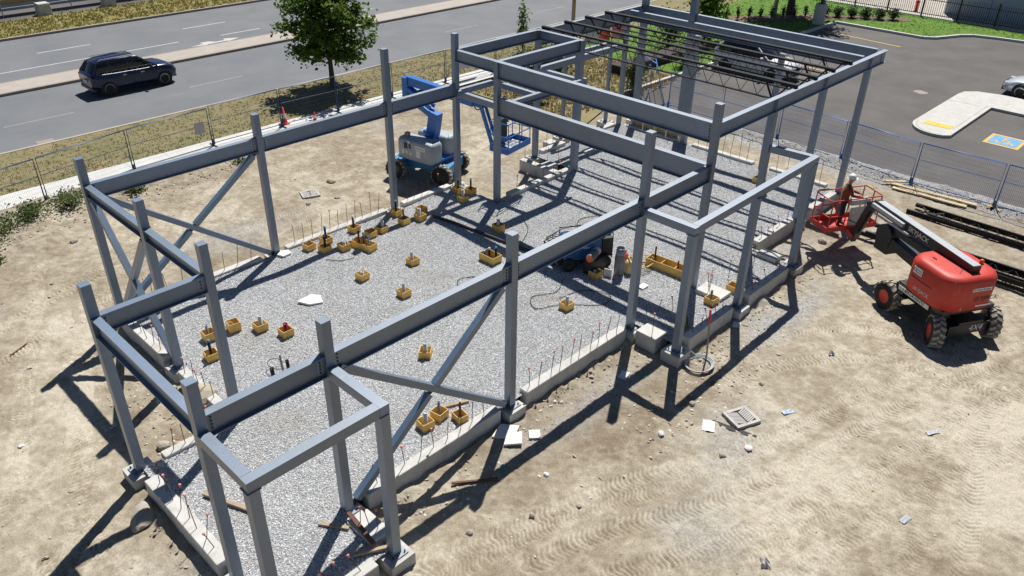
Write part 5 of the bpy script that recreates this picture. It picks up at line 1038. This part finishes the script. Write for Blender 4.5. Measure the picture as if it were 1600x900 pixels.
# signs by the road seen through the joists
for (x, y, w_, h, mt, lb) in ((27.0, 19.6, .9, 1.3, m_sign, 'white sign board seen through the roof joists'), (28.0, 19.5, .7, 1.2, m_orange2, 'red sign board seen through the roof joists'), (29.3, 19.4, .9, 1.2, mat('pink_board', (.7, .25, .35), .6), 'pink and white sign board beside the red one')):
    t = thing('sign_board', lb, 'sign', (x, y, LZ+.07), R(-40), 'sign boards by the road'); s = MB(); s.box((0, 0, .5+h/2), (w_, .03, h)); s.build('panel', mt, t, False); s = MB(); s.cyl((-w_/2+.05, 0, 0), (-w_/2+.05, 0, .6), .025, 6); s.cyl((w_/2-.05, 0, 0), (w_/2-.05, 0, .6), .025, 6); s.build('leg', m_greypipe, t, False)
s = MB(); s.prism([(24.5, 15.3), (32.5, 15.0), (32.5, 16.0), (24.5, 16.3)], LZ, LZ+.55); tag(s.build('low_dark_block', mat('dark_block', (.06, .045, .04), .9, 0, .2, 5), loc=(28, 15.6, LZ)), 'low dark block beyond the far corner of the frame', 'wall')  # plain dark block that makes a dark band beyond the frame
# ================================================================ small things on the site
def grate(x, y, z, rz, sx, sy, label):
    t = thing('drain_grate', label, 'drain', (x, y, z), rz, 'catch basin grates'); m_ = m_grate
    s = MB()
    for (cx_, cy_, dx, dy) in ((0, sy/2-.04, sx, .08), (0, -sy/2+.04, sx, .08), (-sx/2+.04, 0, .08, sy-.16), (sx/2-.04, 0, .08, sy-.16)): s.box((cx_, cy_, 0), (dx, dy, .10))
    s.box((0, 0, -.02), (.03, sy-.16, .05)); s.build('rim', m_, t, False)
    for sd in (-1, 1):
        for k in range(8):
            yy = -sy/2+.12+(sy-.24)*k/7; s = MB(); s.bar((sd*.02, yy-.05, .03), (sd*(sx/2-.075), yy+.05, .03), .034, .04); s.build('bar', m_, t, False)
    s = MB(); s.box((0, 0, -.14), (sx-.1, sy-.1, .02)); s.build('shaft', m_ink, t, False)
m_grate = mat('cast_iron_grey', (.42, .40, .38), .7, .1, .15, 9)
grate(3.87, -4.02, gz(3.87, -4.02)+.055, R(-22), .68, .62, 'square slotted drain grate on the dirt in front of the canopy'); grate(3.8, 14.25, gz(3.8, 14.25)+.04, R(-20), .66, .6, 'slotted drain grate in the back yard dirt behind the frame')
s = MB()
for i in range(1): s.prism([(3.2, -3.62), (3.35, -3.55), (3.62, -4.72), (3.48, -4.75)], gz(3.4, -4.1)-.01, gz(3.4, -4.1)+.02)
tag(s.build('filter_cloth', mat('black_cloth', (.05, .05, .05), .9, 0, .3, 20), loc=(3.4, -4.1, G)), 'strip of dark filter cloth beside the front drain grate', 'cloth')
def poly_slab(pts, z, th, mt, name, label, cat, tilt=0.):
    cx_ = sum(p[0] for p in pts)/len(pts); cy_ = sum(p[1] for p in pts)/len(pts); s = MB(); s.prism([(p[0]-cx_, p[1]-cy_) for p in pts], 0, th); o = s.build(name, mt); o.location = (cx_, cy_, z); o.rotation_euler = (tilt, tilt*.6, 0); return tag(o, label, cat)
poly_slab([(-.95, -.35), (-.62, -.72), (-.2, -.52), (-.5, -.18)], gz(-.5, -.45)+.01, .05, m_white, 'foam_slab', 'largest white slab lying beside the front wall', 'slab', .05); poly_slab([(-.92, -.72), (-.62, -1.0), (-.32, -.72), (-.6, -.5)], gz(-.6, -.75)+.05, .045, m_white, 'foam_slab', 'white slab overlapping the larger one in front', 'slab', -.06)
poly_slab([(-.33, -.95), (-.12, -1.12), (.06, -.92), (-.14, -.75)], gz(-.1, -.9)+.01, .05, m_white, 'foam_slab', 'small white slab lying apart on the dirt right of the others', 'slab', .05); poly_slab([(-1.12, 7.35), (-.95, 7.0), (-.6, 6.85), (-.45, 7.2), (-.62, 7.42)], gzf(-.8, 7.1)+.015, .05, m_white, 'foam_slab', 'white angular slab alone in the middle of the gravel', 'slab', .04)
poly_slab([(-.05, 10.15), (.05, 9.95), (.35, 9.98), (.4, 10.2), (.15, 10.28)], gzf(.2, 10.1)+.02, .05, m_white, 'foam_slab', 'white slab at the foot of the back left column', 'slab', .05)
def plank(a, b_, w_, th, label, mt=None, z=None, name='plank'):
    c = ((a[0]+b_[0])/2, (a[1]+b_[1])/2); zz = (gz(*c) if z is None else z); s = MB(); s.bar((a[0], a[1], zz+th), (b_[0], b_[1], zz+th), w_, th); return tag(s.build(name, mt or m_wood, loc=(*c, zz)), label, 'plank')
plank((-6.55, 2.35), (-6.0, 1.0), .09, .05, 'weathered plank on the gravel inside the left wall', z=gzf(-6.3, 1.6)+.01); plank((-5.35, .02), (-5.0, -.5), .07, .04, 'short pink tipped plank behind the left canopy', z=GR+.02); plank((-4.82, -.25), (-4.95, -1.25), .09, .05, 'brown plank against the concrete under the left canopy', m_rust, .16)
plank((-2.55, -.75), (-1.75, -1.35), .05, .04, 'thin pink tipped stake lying on the dirt by the front wall', m_rust); plank((-1.35, 1.05), (-.65, .75), .08, .04, 'pale board lying on gravel by the front brace', z=gzf(-1, .9)+.01); plank((-5.35, -1.1), (-4.75, -1.42), .07, .05, 'short board by the left canopy base plate', m_wood, .08)
plank((20.5, -.95), (20.75, -4.0), .20, .045, 'upper long pale board beside the car park fence', m_fresh, G+.05); plank((20.2, -1.1), (20.4, -3.75), .20, .045, 'lower long pale board beside the car park fence', m_fresh, G+.02); plank((20.35, -.6), (20.95, -1.3), .14, .04, 'short pale board across the ends of the long boards', m_fresh, G+.10)
plank((-7.6, 10.9), (-7.1, 11.2), .06, .03, 'small pale stick on the dirt left of the frame'); plank((-9.1, 11.9), (-8.2, 12.2), .05, .03, 'long pale stick at the left edge of the dirt')
# hose, stake, harness
s = MB()
for k in range(3): s.tube([(4.95+(.34+.03*k)*math.cos(a)*1.05, -2.13+(.31+.025*k)*math.sin(a), gz(4.95, -2.1)+.04+.025*k) for a in np.linspace(0, 2*math.pi, 28)[:-1]], .02, 6, closed=True)
s.tube([(5.2, -1.85, gz(5.2, -1.85)+.05), (5.05, -1.72, -.05), (4.95, -1.66, -.1)], .02, 6); tag(s.build('hose_coil', m_lgrey, loc=(4.95, -2.13, G)), 'coil of grey hose on the dirt beside the canopy pier', 'hose')
t = thing('survey_stake', 'tall wooden stake with bright orange top beside the hose coil', 'stake', (5.45, -2.05, G)); s = MB(); s.bar((5.45, -2.05, G-.05), (5.43, -1.98, .75), .035, .035); s.build('stake_shaft', m_wood, t); s = MB(); s.bar((5.43, -1.98, .75), (5.42, -1.95, 1.15), .045, .045); s.build('orange_top', m_orange2, t)
hb = thing('harness_bag', 'black and lime green safety harness heap behind the canopy column', 'harness', (5.75, -1.05, GR)); s = MB(); rg = np.random.default_rng(5)
s.loft([[(5.75+k*r_*math.cos(a), -1.05+k*r_*math.sin(a)*.7, GR+z) for a in np.linspace(0, 6.28, 13)[:-1] for r_ in [.16+.04*math.sin(3*a)]] for z, k in ((0, 1), (.12, 1.05), (.3, .8), (.42, .4))]); s.build('bag', m_dark, hb)
s = MB()
for k in range(4): s.tube([(5.62+.06*k, -1.22+.04*k, GR+.03), (5.60+.07*k, -1.18+.03*k, GR+.25), (5.68+.04*k, -1.08, GR+.44), (5.80, -.98, GR+.40)], .024, 5)
s.build('green_strap', mat('lime_strap', (.20, .36, .06), .6), hb)
# black drain sock across the gravel
s = MB(); s.tube([(5.30, 8.9, gzf(5.3, 8.9)+.05), (5.42, 8.0, gzf(5.4, 8)+.05), (5.55, 7.0, gzf(5.5, 7)+.05), (5.68, 6.0, gzf(5.7, 6)+.05), (5.8, 5.2, gzf(5.8, 5.2)+.05), (5.95, 4.2, gzf(5.9, 4.2)+.05)], .055, 8); tag(s.build('drain_sock', m_dark, loc=(5.6, 7, GR)), 'long black drainage sock lying across the gravel', 'hose')
def cable(pts, label, r_=.011, mt=None):
    P = smooth(pts, 6); s = MB(); s.tube([(p[0], p[1], gzf(p[0], p[1])+.03) for p in P], r_, 5); tag(s.build('cable', mt or m_abs, loc=(*pts[0], GR)), label, 'cable')
cable([(6.0, 3.9), (6.6, 4.9), (7.6, 5.2), (8.3, 5.0), (8.9, 4.2), (8.4, 3.9), (8.0, 4.5), (8.8, 5.2), (9.9, 4.6), (10.4, 3.9)], 'black cable looping over gravel behind the welder'); cable([(5.8, 3.6), (5.2, 4.4), (5.6, 5.1), (6.9, 5.9), (7.4, 6.6)], 'black cable running from the welder toward the back')
cable([(5.3, 2.9), (4.6, 2.6), (3.9, 2.9), (3.5, 2.4), (4.2, 2.0), (5.0, 1.2), (5.6, 1.4), (5.2, 2.1), (4.4, 2.3)], 'black cable looping on gravel in front of the welder'); cable([(2.6, 4.6), (3.0, 5.1), (3.5, 4.9), (3.3, 4.4), (3.9, 3.9)], 'thin cable squiggle on gravel behind the front beam'); cable([(.9, 8.9), (1.2, 8.5), (1.6, 8.4)], 'short curved cable near the back left boxes')
s = MB(); rg2 = random.Random(4)
for k in range(5): s.tube([(6.9+.18*math.cos(a+k)*(1+.1*k)*rg2.uniform(.9, 1.1), 4.75+.15*math.sin(a+k)*(1+.1*k), GR+.05+.03*k+.03*math.sin(3*a)) for a in np.linspace(0, 6.28, 16)], .014, 5)
tag(s.build('cable_coil', m_abs, loc=(6.9, 4.75, GR)), 'tangled heap of black welding cable behind the welder', 'cable')
# rocks
def rock(x, y, r_, label, mt=None, sq=.7, z=None, name='rock', grp=None):
    bm = bmesh.new(); bmesh.ops.create_icosphere(bm, subdivisions=2, radius=r_); rg = random.Random(hash((round(x, 2), round(y, 2))) & 0xffff)
    dirs = [Vector((rg.gauss(0, 1), rg.gauss(0, 1), rg.gauss(0, 1))).normalized() for _ in range(9)]
    for v in bm.verts:
        for d in dirs:
            k = v.co.dot(d)-r_*.72
            if k > 0: v.co -= d*k*.85
        v.co.z *= sq
    me_ = bpy.data.meshes.new(name); bm.to_mesh(me_); bm.free(); me_.materials.append(mt or m_rock); o = bpy.data.objects.new(name, me_); COL.objects.link(o); o.location = (x, y, (gz(x, y) if z is None else z)+r_*sq*.45); return tag(o, label, 'rock', grp)
o = rock(-7.62, 2.95, .27, 'large grey boulder in the shade outside the left wall', sq=.5); o.scale = (1.0, 1.7, 1); o.rotation_euler = (0, 0, R(-35))
rock(-5.05, 5.35, .42, 'big pale boulder against the inner left wall', mat('pale_rock', (.44, .39, .30), .9, 0, .15, 5, .2, 14), .55, .0); rock(-6.35, 4.75, .16, 'pale boulder right of the left corner pier'); rock(-6.1, 4.55, .12, 'yellowish stone beside the pale boulder', m_tan); rock(-5.25, 6.55, .12, 'upright stone at the inner left pier')
rock(14.0, -1.2, .16, 'round stone under the red basket beside the column foot'); rock(2.0, -3.0, .09, 'pale block stone in front of the canopy shadow', m_white, .8); rock(3.45, -2.9, .09, 'pale stone right of the long beam shadow', m_rock, .8); rock(5.4, -3.7, .08, 'brown stone behind the front drain grate'); rock(3.0, -4.7, .10, 'broken pale brick left of the front drain grate', m_white, .6); rock(2.4, -4.4, .09, 'small angular stone left of the drain grate', m_rock, .6)
rock(-3.2, -2.0, .08, 'pale stone on dirt by the canopy base'); rock(-2.0, -2.6, .07, 'stone on dirt below the front wall'); rock(-.9, -2.0, .07, 'whitish stone below the white slabs', m_white); rock(-4.0, 16.2, .14, 'pale stone in the yard left of the back cross brace'); rock(-1.8, 15.6, .12, 'stone in the yard behind the back cross brace'); rock(4.3, 13.2, .14, 'pale flat stone in front of the rear drain grate', m_rock, .5); rock(3.2, 13.4, .11, 'stone left of the rear drain grate'); rock(5.0, 14.6, .2, 'dirt clod right of the rear drain grate', m_tan, .5)
rock(8.0, 10.4, .2, 'grey concrete lump beside the far back corner column', m_conc2, .8, -.1); rock(-5.5, 2.0, .07, 'brown stone on gravel inside the left wall', None, .8, GR); rock(-1.9, 4.9, .06, 'stone on gravel behind the front beam', None, .8, GR)
# clods
rgc = random.Random(12)
cl = grid([(-9.5, -5.2, 9, 18.5), (-4, 5, 15.5, 19.2), (-9.5, -7.5, -1, 9), (-3, 8, -3.4, -1.9), (12, 16, -3.5, -.4)], .5, lambda x, y: gz(x, y)).build('dirt_clods', md); tag(cl, 'scattered clods and fist sized stones on the rough dirt', 'clods', kind='stuff'); scatter(cl, 1.0, .05, m_pebble, .4, 1.7, 8)
# litter
def litter(x, y, sx, sy, mt, label, rz=0., z=None):
    s = MB(); n = 5; V = []; rg = random.Random(int(x*100+y*37))
    for i in range(n):
        for j in range(n): V.append(((i/(n-1)-.5)*sx, (j/(n-1)-.5)*sy, rg.uniform(.0, .022)))
    V2 = [(a, b_, c+.006) for a, b_, c in V]; F = [(i*n+j, (i+1)*n+j, (i+1)*n+j+1, i*n+j+1) for i in range(n-1) for j in range(n-1)]
    s.add(V, [tuple(reversed(f)) for f in F]); s.add(V2, F); o = s.build('litter', mt); o.location = (x, y, (gz(x, y) if z is None else z)+.01); o.rotation_euler = (0, 0, rz); tag(o, label, 'litter')
m_film = mat('white_film', (.70, .70, .68), .5); m_bluebit = mat('blue_bits', (.10, .28, .5), .5, col2=(.6, .6, .6)); m_greenbit = mat('green_bits', (.05, .3, .2), .6)
litter(3.05, -3.62, .4, .28, m_film, 'crumpled white wrapping left of the front drain grate', .5); litter(4.85, -4.72, .3, .14, m_bluebit, 'blue and white scrap right of the front drain grate', -.5); litter(3.2, -1.0, .34, .22, m_film, 'pinkish white litter at the foot of the front wall', .3); litter(3.6, -1.35, .25, .12, m_greenbit, 'green scrap of plastic by the front wall', .2)
litter(-1.45, -1.2, .16, .12, m_greenbit, 'dark green scrap on the dirt below the front wall'); litter(4.7, -.9, .25, .2, m_film, 'white litter at the notch by the canopy block', 0, G+.02); litter(7.3, -1.85, .3, .2, m_film, 'crumpled paper below the canopy wall', .4); litter(9.6, -8.2, .16, .1, m_film, 'small white scrap on dirt far right foreground', .2)
litter(.35, -6.6, .26, .18, m_dark, 'small black rag on the foreground dirt', .6); litter(7.9, -4.4, .22, .14, m_dark, 'dark rag on the dirt left of the red lift', .3); litter(6.6, -7.5, .34, .13, m_lgrey, 'flat grey scrap strip on the foreground dirt at right', -.5); litter(3.4, -8.1, .28, .12, m_lgrey, 'flat grey scrap on the lower foreground dirt', -.2); litter(6.7, 1.0, .3, .2, m_film, 'pale scrap on gravel near the long trough', 0, GR)
litter(-6.9, 6.2, .14, .1, m_bluebit, 'blue scrap beside the left column', 0); litter(-8.6, 7.0, .12, .09, m_film, 'white scrap on the left dirt', 0)
